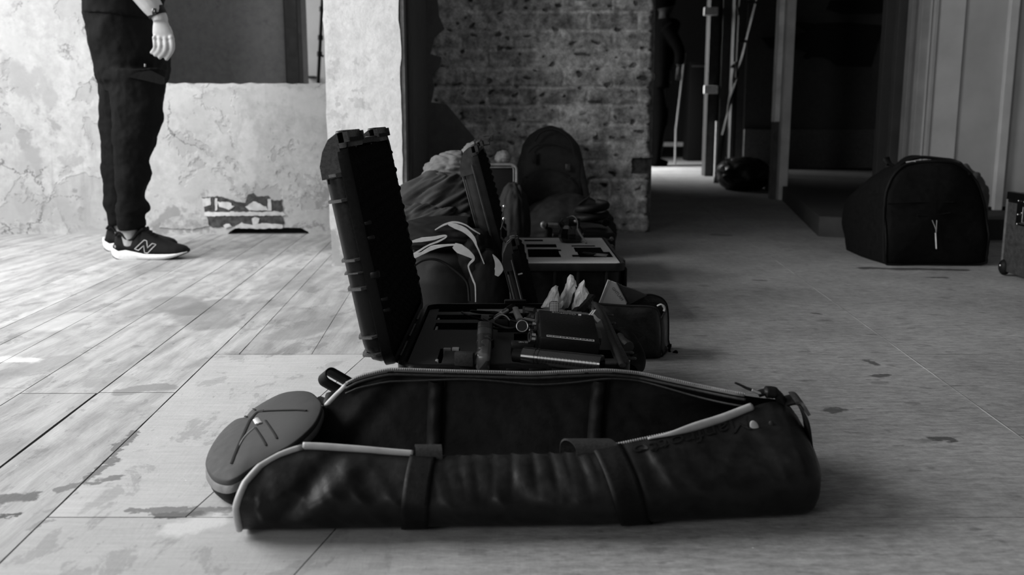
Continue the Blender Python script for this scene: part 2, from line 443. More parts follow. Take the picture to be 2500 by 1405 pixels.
# wide open crack beside the third board (gap widens towards the camera)
YB = [(1.15, 2.0)]
def rect(x0, x1, y0, y1, tone, sl=.066, s0=None, gap=.0008):
    s0 = sl if s0 is None else s0
    board(g, tn, [(x0 + s0 * y0, y0), (x1 + sl * y0, y0), (x1 + sl * y1, y1), (x0 + s0 * y1, y1)], gap, tone)
rect(-.527, -.555, 1.15, 2.0, 1.1, .123, S, .0012)
rect(-.527, -.44, -3, 1.15, 1.0, .2, S, .001)
rect(-.44, .711, -3, 1.15, 1.0, .066, .2, .0006)
rect(-.555, .711, 1.15, 2.0, 1.0, .066, .123, .0006)
rect(-.527, -.475, 2.0, 12.2, 1.03, S, S, .001)
rect(-.475, -.32, 2.0, 12.2, .95, S, S, .0007)
rect(-.32, .1, 2.0, 12.2, .97, 0, S, .0006)
rect(.1, .711, 2.0, 3.3, 1.0, .066, 0, .0005); rect(.1, .711, 3.3, 12.2, .95, .066, 0, .0005)
rect(.711, 2.2, -3, 1.47, 1.0); rect(.711, 2.2, 1.47, 2.0, .97); rect(.711, 2.2, 2.0, 3.3, 1.02); rect(.711, 2.2, 3.3, 12.2, .95)
rect(2.2, 4.6, -3, 12.2, .9)
fl = struct(g, 'floor', MFLOOR, smooth=0, clean=False)
at = fl.data.attributes.new('tone', 'FLOAT', 'FACE'); at.data.foreach_set('value', tn)
g = G(); g.box((-3.1, -3.1, -.09), (4.7, 12.4, -.018)); o = g.obj('subfloor', MDIRTSHADE, fl, smooth=0)
# wedge-shaped dark crack where the board edge has rotted away
g = G()
a0 = P(0, 1128, 0); a1 = P(0, 1150, 0); b1 = P(250, 960, 0); b0 = P(235, 955, 0); c1 = P(430, 815, 0)
# ceiling
g = G(); g.box((-3.1, -3.1, 2.75), (4.7, 12.4, 2.85)); struct(g, 'ceiling', M_('ceiling_paint', .25, .9), smooth=0)

# low wall with window-like opening; irregular hole at its foot
g = G()
low = [(-1.75, 0), (-1.18, 0)]
hole = [(560, 566), (575, 557), (600, 558), (640, 556), (672, 558), (700, 556), (735, 557), (752, 566)]
pts = [(-3.1, 0), (P(556, 574, Y=4.14).x, 0)] + [(P(x, y, Y=4.14).x, P(x, y, Y=4.14).z) for x, y in hole] + [(P(756, 574, Y=4.14).x, 0), (-.5, 0)] + [(-.5 - i * .025, .638 + .006 * noise.noise(V((i * .9, 0, 0))) + .004 * noise.noise(V((i * 2.7, 4, 0)))) for i in range(50)] + [(-1.75, .64), (-1.75, 2.75), (-3.1, 2.75)]
# densify top of sill for crumbled edge
g.prism(pts, lambda a, b: V((a, YW, b)), lambda a, b: V((a, YW + .2, b)))
wl = struct(g, 'wall_back_left', MPLAS, smooth=0)
g = G(); g.box((-1.76, YW, 2.1), (-.5, YW + .2, 2.75)); g.obj('lintel', MPLAS, wl, smooth=0)
g = G()
q0 = P(545, 574, Y=4.2); q1 = P(765, 574, Y=4.2)
g.box((q0.x, YW + .05, 0), (q1.x, YW + .19, .03)); g.obj('rubble_core', MDIRTSHADE, wl, smooth=0)
# broken render showing the courses behind: recessed patch made of small relief lumps
MRAW = M_('raw_render_patch', .06, .95, .1, amp=.5, scale=50, bump=.8, dist=.006)
MSCAB = M_('broken_plaster_edge', .34, .9, .2, amp=.3, scale=40, bump=.8, dist=.006)
def patch(px_poly, name, mat, t=.004, Yb=YW):
    g = G(); c = []
    n = len(px_poly); P2 = []
    for i in range(n):
        a = V(px_poly[i]); b = V(px_poly[(i + 1) % n]); k = max(1, int((b - a).length / 5))
        for j in range(k):
            q = a.lerp(b, j / k); q = q + V((noise.noise(V((q.x * .15, q.y * .15, 0))) * 3, noise.noise(V((q.x * .15, q.y * .15, 9))) * 3))
            P2.append(q)
    f = [P(q.x, q.y, Y=Yb) for q in P2]
    g.loft([[p + V((0, -t, 0)) for p in f], [p + V((0, .001, 0)) for p in f]])
    o = g.obj(name, mat, wl, smooth=0)
    return o
patch([(494, 482), (540, 480), (575, 492), (598, 495), (606, 476), (620, 471), (627, 480), (655, 479), (665, 490), (688, 488), (690, 516), (600, 518), (500, 517)], 'bare_patch', MRAW, .003)
patch([(504, 528), (640, 526), (690, 528), (695, 548), (640, 556), (560, 553), (520, 556), (508, 545)], 'bare_patch', MRAW, .003)
patch([(390, 556), (395, 542), (420, 530), (470, 520), (505, 528), (512, 552), (470, 560)], 'bare_patch', MSCAB, .004)
for poly in ([(494, 484), (514, 484), (516, 500), (497, 505)], [(532, 492), (560, 494), (572, 505), (560, 512), (535, 505)], [(600, 505), (620, 492), (650, 505), (655, 514), (610, 514)], [(500, 518), (690, 517), (700, 526), (500, 528)],
             [(546, 550), (560, 546), (566, 553), (550, 557)], [(575, 552), (590, 544), (610, 550), (640, 545), (690, 548), (690, 558), (575, 558)], [(615, 534), (622, 530), (634, 534), (630, 548), (618, 548)], [(655, 484), (662, 484), (664, 514), (655, 514)], [(526, 484), (532, 486), (532, 514), (525, 514)]):
    patch(poly, 'plaster_scab', M_('pale_scab', .52, .9, .2, amp=.2, scale=40, bump=.6), .006)

# middle wall end (pillar) and its return to the brick wall
g = G()
def crumble(z): return .006 * noise.noise(V((z * 9, 1, 0))) + .003 * noise.noise(V((z * 40, 2, 0)))
zs = [i * .03 for i in range(93)]
rings = []
for z in zs:
    a, b, c_, d = crumble(z), crumble(z + 9), crumble(z + 20), crumble(z + 31)
    rings.append([V((-.613 + a, 3.235 + b * .5, z)), V((-.366 + b, 3.235 + c_ * .5, z)), V((-.366, 3.28, z)), V((-.366, 4.42, z)), V((-.613, 4.42, z)), V((-.613, 3.28, z))])
g.loft(rings); wm = struct(g, 'wall_middle', MPIL, smooth=20)
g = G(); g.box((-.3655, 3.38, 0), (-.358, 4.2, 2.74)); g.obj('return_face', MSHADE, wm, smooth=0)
g = G(); g.box((-.366, 3.243, 0), (-.352, 3.30, 2.74), .002); g.obj('trim_board', M_('grey_trim_paint', .18, .5), wm, smooth=0)
g = G(); g.box((-.366, 3.31, 0), (-.344, 3.40, 2.74), .002); g.obj('trim_board', M_('dark_trim_paint', .05, .5), wm, smooth=0)

# brick wall: courses modelled as relief
def brick_h(x, z):
    ch = .078; row = math.floor(z / ch); fz = z / ch - row
    bl = .215; xx = x / bl + (.5 if row % 2 else 0) + .13 * noise.noise(V((row * 3.1, 0, 7))); col_ = math.floor(xx); fx = xx - col_
    wob = noise.noise(V((x * 14, z * 14, 0))) * .08
    m = min(fz + wob, 1 - fz - wob, (fx + wob * .4) * 2.7, (1 - fx - wob * .4) * 2.7)
    b = sstep(.03, .17, m)
    ero = noise.noise(V((x * 5, z * 6, 3))) ; ero2 = noise.fractal(V((x * 22, 0, z * 22)), 1., 2.0, 4)
    rb = noise.noise(V((row * 7.3, col_ * 5.1, 0)))
    smear = sstep(-.12, .2, ero)           # old render smeared over the joints
    h = b * (.008 + .006 * rb) * (1 - .75 * smear) + smear * .007 + ero2 * .006
    tone = lerp(.42 + .17 * rb, .60, 1 - b) ; tone = lerp(tone, .55, smear * .7) + ero2 * .20 + .12 * ero
    hole = sstep(.40, .5, noise.noise(V((x * 26, z * 40, 21)))); h -= hole * .012; tone *= 1 - .65 * hole
    return h * 1.35, max(.04, tone)
g = G(); nx, nz = 230, 300; x0, x1, zt = -.37, .605, 1.25
vs = []; tones = []
for i in range(nx + 1):
    for j in range(nz + 1):
        z = zt * j / nz; edge = x1 + .012 * noise.fractal(V((z * 14, 5, 0)), 1, 2, 3) - .01 * sstep(.4, .5, abs(((z / .078) % 1) - .5))
        nb = z < .245 and z > .17
        x = lerp(x0, edge, i / nx); h, to = brick_h(x, z)
        rr_ = sstep(.97, 1, i / nx)
        if x > .52 and .255 < z < .325: h -= .05; to *= .15
        vs.append(V((x, 4.2 - h + .05 * rr_ ** 2, z))); tones.append(to * (1 - .35 * rr_))
fs = [(i * (nz + 1) + j, (i + 1) * (nz + 1) + j, (i + 1) * (nz + 1) + j + 1, i * (nz + 1) + j + 1) for i in range(nx) for j in range(nz)]
g.add(vs, fs)
k = len(g.v)
g.v += [V((x0, 4.22, 0)), V((x1 + .003, 4.22, 0)), V((x1 + .003, 4.45, 0)), V((x0, 4.45, 0)), V((x0, 4.22, 2.75)), V((x1, 4.22, 2.75)), V((x1, 4.45, 2.75)), V((x0, 4.45, 2.75))]
g.f += [(k, k + 1, k + 5, k + 4), (k + 1, k + 2, k + 6, k + 5), (k + 2, k + 3, k + 7, k + 6), (k + 3, k, k + 4, k + 7)]
tones += [.12] * 8
bw = struct(g, 'wall_brick', MBRICK, clean=False, smooth=180)
at = bw.data.attributes.new('tone', 'FLOAT', 'POINT'); at.data.foreach_set('value', tones)
# remnant of plaster still stuck in the corner, torn edge; dark colour also paints the shadowed brick
edge = [(1066, -20), (1072, 40), (1085, 70), (1062, 90), (1050, 132), (1078, 140), (1072, 165), (1055, 185), (1060, 215), (1053, 250), (1090, 255), (1120, 290), (1165, 345), (1200, 400), (1210, 470), (1215, 560)]
f = [P(x, y, Y=4.18) for x, y in edge]
g = G(); poly = [V((-.365, 4.18, 0))] + [p for p in f[::-1]] + [V((-.365, 4.18, 1.02))]
poly = [V((-.365, 4.18, 0)), V((f[-1].x, 4.18, 0))] + f[::-1] + [V((-.365, 4.18, f[0].z))]
g.loft([[p + V((0, -.006, 0)) for p in poly], [p + V((0, .03, 0)) for p in poly]]); g.obj('shaded_plaster_remnant', MSHADE, bw, smooth=0)

# room behind the low wall
g = G(); g.box((-3.1, 5.6, 0), (P(695, 100, Y=5.6).x, 5.8, 2.75)); struct(g, 'wall_side_room', MGREY, smooth=0)
g = G(); a = P(697, 100, Y=5.57).x; b = P(741, 100, Y=5.57).x
g.box((a, 5.55, 0), (lerp(a, b, .75), 5.8, 2.75), .004); g.box((lerp(a, b, .75), 5.53, 0), (b, 5.6, 2.75), .004); struct(g, 'trim_side_room_door', MWOODD, smooth=0)
g = G(); g.box((-3.1, 8.2, 0), (-.9, 8.3, 2.75)); struct(g, 'wall_far_left', M_('pale_far_wall', .24, .9, amp=.12, scale=3), smooth=0)
# wall from the brick corner back, closes the side room from the corridor
g = G(); g.box((-.62, 4.42, 0), (-.5, 12.3, 2.75)); struct(g, 'wall_between_rooms', MGREYL, smooth=0)

# corridor end and dark room
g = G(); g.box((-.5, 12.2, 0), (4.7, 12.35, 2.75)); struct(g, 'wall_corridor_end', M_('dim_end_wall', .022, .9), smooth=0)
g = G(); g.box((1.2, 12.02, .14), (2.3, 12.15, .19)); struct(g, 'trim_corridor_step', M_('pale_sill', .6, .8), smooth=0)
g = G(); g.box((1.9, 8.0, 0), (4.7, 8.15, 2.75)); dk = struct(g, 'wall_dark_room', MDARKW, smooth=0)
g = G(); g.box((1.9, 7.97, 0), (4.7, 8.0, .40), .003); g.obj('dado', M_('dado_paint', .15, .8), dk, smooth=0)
ol = [(1925, 52), (1990, 58), (2060, 55), (2158, 62), (2140, 110), (2126, 162), (2045, 160), (2030, 148), (2012, 140), (1985, 138), (1972, 144), (1962, 140), (1975, 128), (1945, 120), (1880, 118), (1860, 92), (1930, 86), (1975, 76)]
f_ = [P(x, y, Y=7.96) for x, y in ol]; g = G(); g.loft([f_, [p + V((0, .04, 0)) for p in f_]]); g.obj('peeled_patch', M_('bare_dark_wall', .02, .95), dk, smooth=0)
ol = [(2030, 0), (2190, -5), (2180, 30), (2060, 34), (2020, 22)]
f_ = [P(x, y, Y=7.96) for x, y in ol]; g = G(); g.loft([f_, [p + V((0, .04, 0)) for p in f_]]); g.obj('peeled_patch', M_('bare_dark_wall', .02, .95), dk, smooth=0)
# raised floor under the dark room, with a front riser
g = G(); sl = [(1.30, 4.06), (1.66, 5.95), (1.95, 8.0), (4.6, 8.0), (4.6, 3.75), (1.46, 3.97)]
g.prism(sl, lambda a, b: V((a, b, -.01)), lambda a, b: V((a, b, .085))); struct(g, 'trim_raised_floor', M_('dark_boards', .04, .8, .3, amp=.3, scale=12), smooth=0)
# panelled painted wall on the right
R0 = 4.35
def RX(px, Y=R0): return P(px, 250, Y=Y).x
g = G(); g.box((RX(2262), R0, .085), (4.7, R0 + .12, 2.75))
wr = struct(g, 'wall_right', M_('cream_wall_paint', .42, .8, .3, amp=.12, scale=5, bump=.3), smooth=0)
for a, b, dy, c in ((2262, 2272, .02, .36), (2272, 2338, .012, .50)):
    g = G(); g.box((RX(a), R0 - dy, .085), (RX(b), R0 + .01, 2.75), .003); g.obj('wall_panel', M_('panel_paint_%d' % (c * 100), c, .75, .3, amp=.12, scale=6), wr, smooth=0)
g = G(); g.box((RX(2440), R0 - .03, .085), (RX(2462), R0, 2.75), .004); g.obj('cover_strip', M_('panel_paint_50', .5, .75), wr, smooth=0)
g = G(); g.box((RX(2262), R0 - .012, .085), (4.7, R0 + .0, .10)); g.obj('skirting_shadow_strip', MDIRTSHADE, wr, smooth=0)  # dark strip paints the shadow at the wall foot
# layered jamb boards; growing shade towards the dark room is put in their colours
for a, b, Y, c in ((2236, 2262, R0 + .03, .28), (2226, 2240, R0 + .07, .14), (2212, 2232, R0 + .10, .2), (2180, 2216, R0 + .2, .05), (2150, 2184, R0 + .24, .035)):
    g = G(); g.box((P(a, 250, Y=Y).x, Y, .085), (P(b, 250, Y=Y).x + .02, Y + .05, 2.75), .002); struct(g, 'trim_door_jamb', M_('jamb_shade_%d' % (c * 1000), c, .7, .3, amp=.15, scale=9), smooth=0)
# enclosing walls (beside and behind the camera), with window openings on the left
g = G(); yw = [(-3.1, -2.6), (-.9, .7), (3.6, 4.2)]
for a, b in yw: g.box((-3.1, a, 0), (-3.0, b, 2.75))
for a, b in ((-2.6, -.9), (.7, 3.6)):
    g.box((-3.1, a, 0), (-3.0, b, .7)); g.box((-3.1, a, 2.6), (-3.0, b, 2.75))
struct(g, 'wall_left', MPLAS, smooth=0)
g = G(); g.box((-3.1, 4.3, 0), (-3.0, 12.3, 2.75)); struct(g, 'wall_left_rear', MGREYL, smooth=0)
g = G(); g.box((-3.1, -3.1, 0), (4.7, -3.0, 2.75)); struct(g, 'wall_front', M_('rear_room_plaster', .3, .9), smooth=0)
g = G(); g.box((4.6, -3.1, 0), (4.7, 12.3, 2.75)); struct(g, 'wall_side_right', M_('rear_room_plaster', .3, .9), smooth=0)
# slim post standing at the edge of the raised floor
g = G(); a = P(1896, 487, Y=5.9); 
g.box((a.x, 5.86, 0), (a.x + .052, 5.93, 2.75), .004); po = struct(g, 'trim_post', M_('post_paint', .6, .7, amp=.15, scale=9), smooth=0)
g = G(); g.box((a.x - .035, 5.9, .47), (a.x - .004, 5.98, 2.75), .003); g.obj('lit_edge_strip', M_('lit_edge_paint', .8, .7, amp=.3, scale=7), po, smooth=0)  # pale strip stands in for light on the post's left edge
g = G(); g.box((a.x - .03, 5.92, 0), (a.x, 5.99, .47), .003); g.obj('bare_batten', M_('bare_batten', .08, .8, amp=.4, scale=12), po, smooth=0)
# ================================================================ MATERIALS FOR OBJECTS
MNYL = M_('black_nylon', .008, .45, .2, kind='fabric', amp=.3, bump=.35)
MLIN = M_('bag_lining', .012, .6, .12, kind='fabric', amp=.25, bump=.5)
MPIPE = M_('grey_piping', .34, .5, .4, amp=.15, scale=40, bump=.2, dist=.001)
MPIPE2 = M_('dull_grey_piping', .13, .5, .4, amp=.2, scale=40, bump=.2, dist=.001)
MTOOTH = M_('zip_teeth', .30, .35, .5, bump=0)
MWEB = M_('black_webbing', .006, .6, .1, amp=.3, scale=300, bump=.5, dist=.0006)
MWEBG = M_('dark_grey_webbing', .022, .55, .15, amp=.3, scale=300, bump=.5, dist=.0006)
MEVA = M_('moulded_grey_foam', .038, .75, .25, amp=.12, scale=90, bump=.2, dist=.0008)
MEVAD = M_('groove_shade', .022, .85, .15, bump=0)
MWHITE = M_('white_print', .75, .5, .3, bump=0, amp=.05)
MGRAYP = M_('grey_print', .35, .5, .3, bump=0, amp=.05)
MPRINT = M_('black_print', .002, .35, .5, bump=0)
MPLA = M_('black_hard_plastic', .0035, .36, .16, amp=.2, scale=250, bump=.25, dist=.0005)
MPLAG = M_('worn_grey_plastic', .03, .42, .5, amp=.25, scale=120, bump=.25, dist=.0005)
MFOAM = M_('black_foam', .072, .95, .1, amp=.35, scale=700, bump=.6, dist=.0008)
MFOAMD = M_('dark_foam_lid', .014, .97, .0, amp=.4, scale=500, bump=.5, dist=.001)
MFOAMG = M_('grey_foam', .42, .95, .1, amp=.2, scale=500, bump=.5, dist=.001)
MRUB = M_('black_rubber', .005, .6, .12, bump=.1)
MSTEEL = M_('brushed_steel', .55, .32, .5, 1, amp=.1, bump=0)
MDEV = M_('device_black', .008, .42, .2, amp=.15, scale=300, bump=.1, dist=.0003)
MGLOSS = M_('gloss_black', .01, .12, .6, bump=0)

# ================================================================ TRIPOD BAG (foreground)
bag = thing('tripod_bag', 'long black padded tripod bag lying unzipped with grey piping, nearest the camera', 'bag', (0.02, 1.25, 0))
def ynb(x): return 1.084 + .030 * (x + .335) + .10 * max(0, x - .1)
NEAR = [(720, 1093), (780, 1094), (880, 1101), (960, 1108), (1040, 1114), (1200, 1112), (1380, 1108), (1500, 1090), (1640, 1060), (1760, 1024), (1860, 985), (1900, 978), (1950, 1006), (1968, 1060)]
FAR = [(830, 952), (870, 926), (950, 906), (1100, 911), (1300, 916), (1480, 908), (1560, 915), (1700, 945), (1800, 965), (1860, 974), (1900, 976), (1950, 1003), (1968, 1058)]
def edge_table(pts, near):
    out = []
    for px, py in pts:
        x = (px - 1250) / F * 1.2
        for _ in range(4):
            s_ = sstep(.20, .33, x)
            Y = ynb(x) + (lerp(.05, .105, s_) if near else lerp(.238, .125, s_))
            q = P(px, py, Y=Y); x = q.x
        out.append((q.x, q.y, q.z))
    return out
NE, FE = edge_table(NEAR, True), edge_table(FAR, False)
XR = .386
def smooth_tab(tab, x):
    a = interp(tab, x - .012); b = interp(tab, x + .012); c = interp(tab, x)
    return tuple((p + q + 2 * r) / 4 for p, q, r in zip(a, b, c))
def section(x, v, inset=0.):
    """v 0..1 : near top edge -> near side -> floor -> far side -> far top edge"""
    ny, nz = smooth_tab(NE, x); fy, fz = smooth_tab(FE, x)
    yb = ynb(x); i = inset
    cl = sstep(.26, .33, x)
    a = V((ny, nz)); b = V((yb - .012 + i, max(nz * .55, .03))); c = V((yb + .004 + i, .016 + i)); d = V((yb + .03 + i, .002 + i))
    e = V((yb + .20 - i, .002 + i)); f_ = V((yb + .228 - i, .016 + i)); h = V((yb + .242 - i, max(fz * .55, .03))); k = V((fy, fz))
    pts = [a, a.lerp(b, .45) + V((-.006 + .3 * i, .004)), b, c, d, d.lerp(e, .33), d.lerp(e, .66), e, f_, h, h.lerp(k, .55) + V((.006 - .3 * i, .004)), k]
    t = v * (len(pts) - 1); j = min(int(t), len(pts) - 2); t -= j
    g_ = lambda m: pts[max(0, min(len(pts) - 1, m))]
    p0, p1, p2, p3 = g_(j - 1), g_(j), g_(j + 1), g_(j + 2)
    q = .5 * ((2 * p1) + (p2 - p0) * t + (2 * p0 - 5 * p1 + 4 * p2 - p3) * t * t + (3 * p1 - p0 - 3 * p2 + p3) * t ** 3)
    return q
XLT = [(0, -.258), (.04, -.283), (.08, -.303), (.13, -.316), (.2, -.324), (.3, -.328), (.6, -.328), (.70, -.322), (.78, -.300), (.85, -.277), (.93, -.255), (1, -.236)]
def xleft(v): return interp(XLT, v)[0]
def bagpt(u, v, inset=0., wr=1.):
    xl = xleft(v); x = lerp(xl, XR - inset, u)
    # rounding of the closed right end
    e = max(0., (x - (XR - .03)) / .03)
    q = section(min(x, XR), v, inset)
    cy = ynb(x) + .115; k = math.sqrt(max(0, 1 - e * e)) if e > 0 else 1
    k = lerp(k, 1, .72) if e < 1 else .72
    y = cy + (q.x - cy) * (.35 + .65 * k if e else 1); z = q.y * (.9 + .1 * k) if e else q.y
    # wrinkles
    if wr:
        near = 1 - sstep(.30, .42, v); far = sstep(.62, .72, v)
        top = 1 - sstep(.0, .20, v)
        pk = math.exp(-((x - .03) / .12) ** 2) * top
        w_ = -.0085 * pk * (1 - abs(math.sin(x * 150 + 5 * noise.noise(V((x * 12, z * 12, 1)))))) ** 1.6
        big = .010 * noise.noise(V((x * 9 + z * 14, z * 7, 4))) + .005 * noise.noise(V((x * 24 + z * 30, z * 14, 8))) + .0028 * (1 - 2 * abs(noise.noise(V((x * 34 + z * 22, z * 12, 2)))))
        fold = .007 * math.exp(-((x + .225 - (z - .05) * .9) / .02) ** 2) - .009 * math.exp(-((x + .255 - (z - .05) * .9) / .018) ** 2)
        fold += .006 * math.exp(-((x - .235 - (z - .06) * 1.3) / .011) ** 2) * top + .005 * math.exp(-((x - .20 + (z - .06) * .8) / .009) ** 2) * top
        damp = sstep(0, .05, v) * sstep(0, .04, z)
        d = (w_ + (big + fold) * damp * (1 if x > -.3 else .4))
        if near: y -= d * near * wr
        if far: y += d * far * wr * .6
        if .3 < v < .7 and inset: z += .012 * abs(noise.noise(V((x * 10, y * 14, 2)))) * wr + .006 * abs(noise.noise(V((x * 30, y * 25, 5))))
    return V((x, y, max(z, .0015)))
g = G(); g.grid(lambda u, v: bagpt(u, v), 230, 110)
# closed end panel
ring = [bagpt(1, j / 110) for j in range(111)]; cc = sum(ring, V()) / 111
for s_, dx in ((.8, .004), (.4, .007), (.02, .008)): pass
g.loft([ring, [cc.lerp(p, .85) + V((.006, 0, 0)) for p in ring], [cc.lerp(p, .5) + V((.010, 0, 0)) for p in ring], [cc.lerp(p, .02) + V((.011, 0, 0)) for p in ring]], False, False, False)
body = g.obj('outer_shell', MNYL, bag, smooth=180)
g = G(); g.grid(lambda u, v: bagpt(u, lerp(.008, .992, v), .009, .8) + V((.003 * (1 - u), 0, 0)), 200, 100)
g.obj('lining', MLIN, bag, smooth=180)
# padded bands crossing the lining
def band(x0, x1, v0, v1, off, nu=10, nv=70, slant=0):
    def f(u, v):
        vv = lerp(v0, v1, v); x = lerp(x0, x1, u) + slant * (v - .5)
        q = section(x, vv, .009); q2 = section(x, min(1, vv + .01), .009); t = (q2 - q)
        n_ = V((-t.y, t.x)); n_ = n_.normalized() if n_.length else V((0, 1))
        b = off * math.sin(math.pi * u) ** .5
        # inward normal = left of direction of travel
        q = q + n_ * (b + .0012 * math.sin(v * 70) * math.sin(math.pi * u))
        return V((x, q.x, max(q.y, .004)))
    return f
g = G(); g.grid(band(-.125, -.102, .15, .95, .012, slant=.01), 12, 90); g.obj('padded_divider', MLIN, bag, smooth=180)
g = G(); g.grid(band(.100, .123, .15, .95, .012, slant=.03), 12, 90); g.obj('padded_divider', MLIN, bag, smooth=180)
# piping round the near flap, the mouth and along the zips
def edgep(v, u=0): return bagpt(u, v, 0, 0)
nmouth = [edgep(v) for v in [i * .01 for i in range(0, 31)]]
g = G(); 
g.tube([p + V((-.001, -.001, 0)) for p in nmouth], [.0045] * 31, 8)
near_top = [bagpt(u / 200, 0, 0, 0) for u in range(0, 200)]
xs_ = [p for p in near_top if p.x < -.122]
g.obj('mouth_piping', MPIPE, bag, smooth=180); g = G()
g.tube([p + V((0, 0, .002)) for p in xs_], [.005 - .0008 * i / len(xs_) for i in range(len(xs_))], 8)
g.obj('near_piping', MPIPE, bag, smooth=180); g = G()
xr_ = [p for p in near_top if .168 < p.x < .318]
g.tube([p + V((0, -.002, .001)) for p in xr_], [lerp(.0015, .0062, sstep(0, .5, i / len(xr_))) for i in range(len(xr_))], 8)
g.obj('piping', MPIPE, bag, smooth=180)
fmouth = [edgep(v) for v in [1 - i * .01 for i in range(0, 34)]]
far_top = [bagpt(u / 240, 1, 0, 0) for u in range(0, 240)]
ft = [p for p in far_top if p.x < .318]
g = G(); g.tube([p + V((0, .002, .0)) for p in fmouth], [lerp(.0035, .0042, min(1, i / 8)) for i in range(34)], 8); g.obj('far_mouth_piping', MPIPE, bag, smooth=180); g = G()
g.tube([p + V((0, .003, .001)) for p in ft], .0034, 8)
g.obj('far_zip_cord', MPIPE2, bag, smooth=180)
g = G()
def teeth(g, line, step, off):
    L = 0; last = line[0]
    for p in line[1:]:
        d = (p - last).length
        while L + d >= step:
            t = (step - L) / d; last = last.lerp(p, t); d = (p - last).length; L = 0
            c = last + off; g.box(c - V((.00085, .0022, .0009)), c + V((.00085, .0022, .0009)))
        L += d; last = p
teeth(g, ft, .0031, V((0, -.0006, .0032)))
g.obj('zip_teeth', MTOOTH, bag, smooth=0); g = G()
teeth(g, [p for p in near_top if .12 < p.x < .30], .0031, V((0, .003, .001)))
tz = g.obj('zip_teeth', MTOOTH, bag, smooth=0)
g = G()
low = [p + V((0, .006, -.004 - .0025 * abs(math.sin(i * .09)))) for i, p in enumerate(ft)]
g.tube([p + V((0, -.008, -.010 - .003 * math.sin(i * .07))) for i, p in enumerate(ft)], .0016, 6); g.obj('lining_hem', MWEBG, bag, smooth=180); g = G()
g.tube([p - V((0, .004, .004)) for p in ft], .0022, 6); g.obj('zip_tape', MWEBG, bag, smooth=180)
# webbing straps that run round the bag, with loops standing above the edge
def strapf(x0, x1, v0, v1, slant, off=.0014):
    def f(u, v):
        vv = lerp(v0, v1, v); x = lerp(x0, x1, u) + slant * v
        uu = (x - xleft(vv)) / (XR - xleft(vv))
        p = bagpt(uu, vv, 0, 1); q = bagpt(uu, vv + .01, 0, 1)
        t = (q - p); n_ = V((0, t.z, -t.y)).normalized()
        return p + n_ * off + V((0, -off * .5, 0))
    return f
g = G(); g.grid(strapf(-.126, -.094, .005, .44, -.012), 6, 60); sw = g.obj('webbing_strap', MWEB, bag, smooth=180); mod(sw, 'SOLIDIFY', thickness=.0012, offset=1)
g = G(); g.grid(strapf(.100, .136, .005, .44, .05), 6, 60); sw = g.obj('webbing_strap', MWEB, bag, smooth=180); mod(sw, 'SOLIDIFY', thickness=.0012, offset=1)
def arc3(p0, p1, h, side, n=14):
    p0 = V(p0); p1 = V(p1); return [p0.lerp(p1, i / n) + V((0, 0, h)) * math.sin(math.pi * i / n) ** .7 + V((0, side, 0)) * math.sin(math.pi * i / n) for i in range(n + 1)]
def loop(px, py, wd, ry, rz, skew, name, back=.012):
    Yc = ynb((px - 1250) / 1950) + .05; c = P(px, py, Y=Yc); pts = []
    for i in range(17):
        t = math.pi * i / 16; pts.append(c + V((skew * math.cos(t), -ry * math.cos(t) + back, rz * math.sin(t) ** .8 - .006)))
    pts = [pts[0] + V((0, -.002, -.014))] + pts + [pts[-1] + V((0, .001, -.012))]
    g = G(); g.ribbon(pts, V((wd, 0, .0)), .0026); return g.obj(name, MWEBG, bag, smooth=60)
loop(1045, 1112, .033, .012, .016, .002, 'carry_loop', .006)
loop(1442, 1104, .054, .016, .017, .010, 'carry_loop')
# large print under the near edge, reading upside down
def on_side(co):
    x = .268 - co.x * 1.0 ; v = .045 + co.y * 1.05; v = .052 - co.y * 1.5
    vv = max(.004, .05 - co.y * 1.9)
    vv = .06 + (-co.y) * -1.9 if False else vv
    x = .228 - co.x * 1.25
    vt = .040 + co.y * 1.9
    uu = (x - xleft(vt)) / (XR - xleft(vt)); p = bagpt(uu, max(.002, vt), 0, 1)
    return p + V((0, -.0012 - co.z, .0008))
g = G(); g.text('Manfrotto', .031, on_side, .0003); g.obj('printed_name', MPRINT, bag, smooth=0)
def badge(px, py, r):
    uu_best = None
    for iu in range(160, 230, 2):
        for iv in range(2, 24):
            p = bagpt(iu / 230, iv / 110); d = (P(px, py, Y=p.y) - p).length
            if uu_best is None or d < uu_best[0]: uu_best = (d, p)
    p = uu_best[1]; g = G(); g.ell(p + V((0, -.002, 0)), (r * .75, .002, r * 1.2), 10, Matrix.Rotation(-.5, 3, 'Y')); return g
badge(1846, 1043, .007).obj('printed_badge', MPIPE, bag, smooth=180)
badge(1886, 1034, .004).obj('printed_badge', MWEBG, bag, smooth=180)
# webbing end strap with buckle at the closed end
Ye = ynb(.36) + .11
pts = spline([P(1905, 985, Y=Ye), P(1930, 981, Y=Ye - .01), P(1945, 1000, Y=Ye - .02), P(1958, 1030, Y=Ye - .03), P(1965, 1080, Y=Ye - .04), P(1972, 1150, Y=Ye - .045), P(1976, 1210, Y=Ye - .05)], 7)
g = G(); g.ribbon([p + V((.005, 0, .002)) for p in pts], V((0, .026, .004)), .003); g.obj('end_strap', MWEB, bag, smooth=60)
g = G(); g.ribbon([p + V((.007, -.004, .006)) for p in pts[4:18]], V((0, .034, .004)), .004); g.obj('strap_cover', MWEBG, bag, smooth=60)
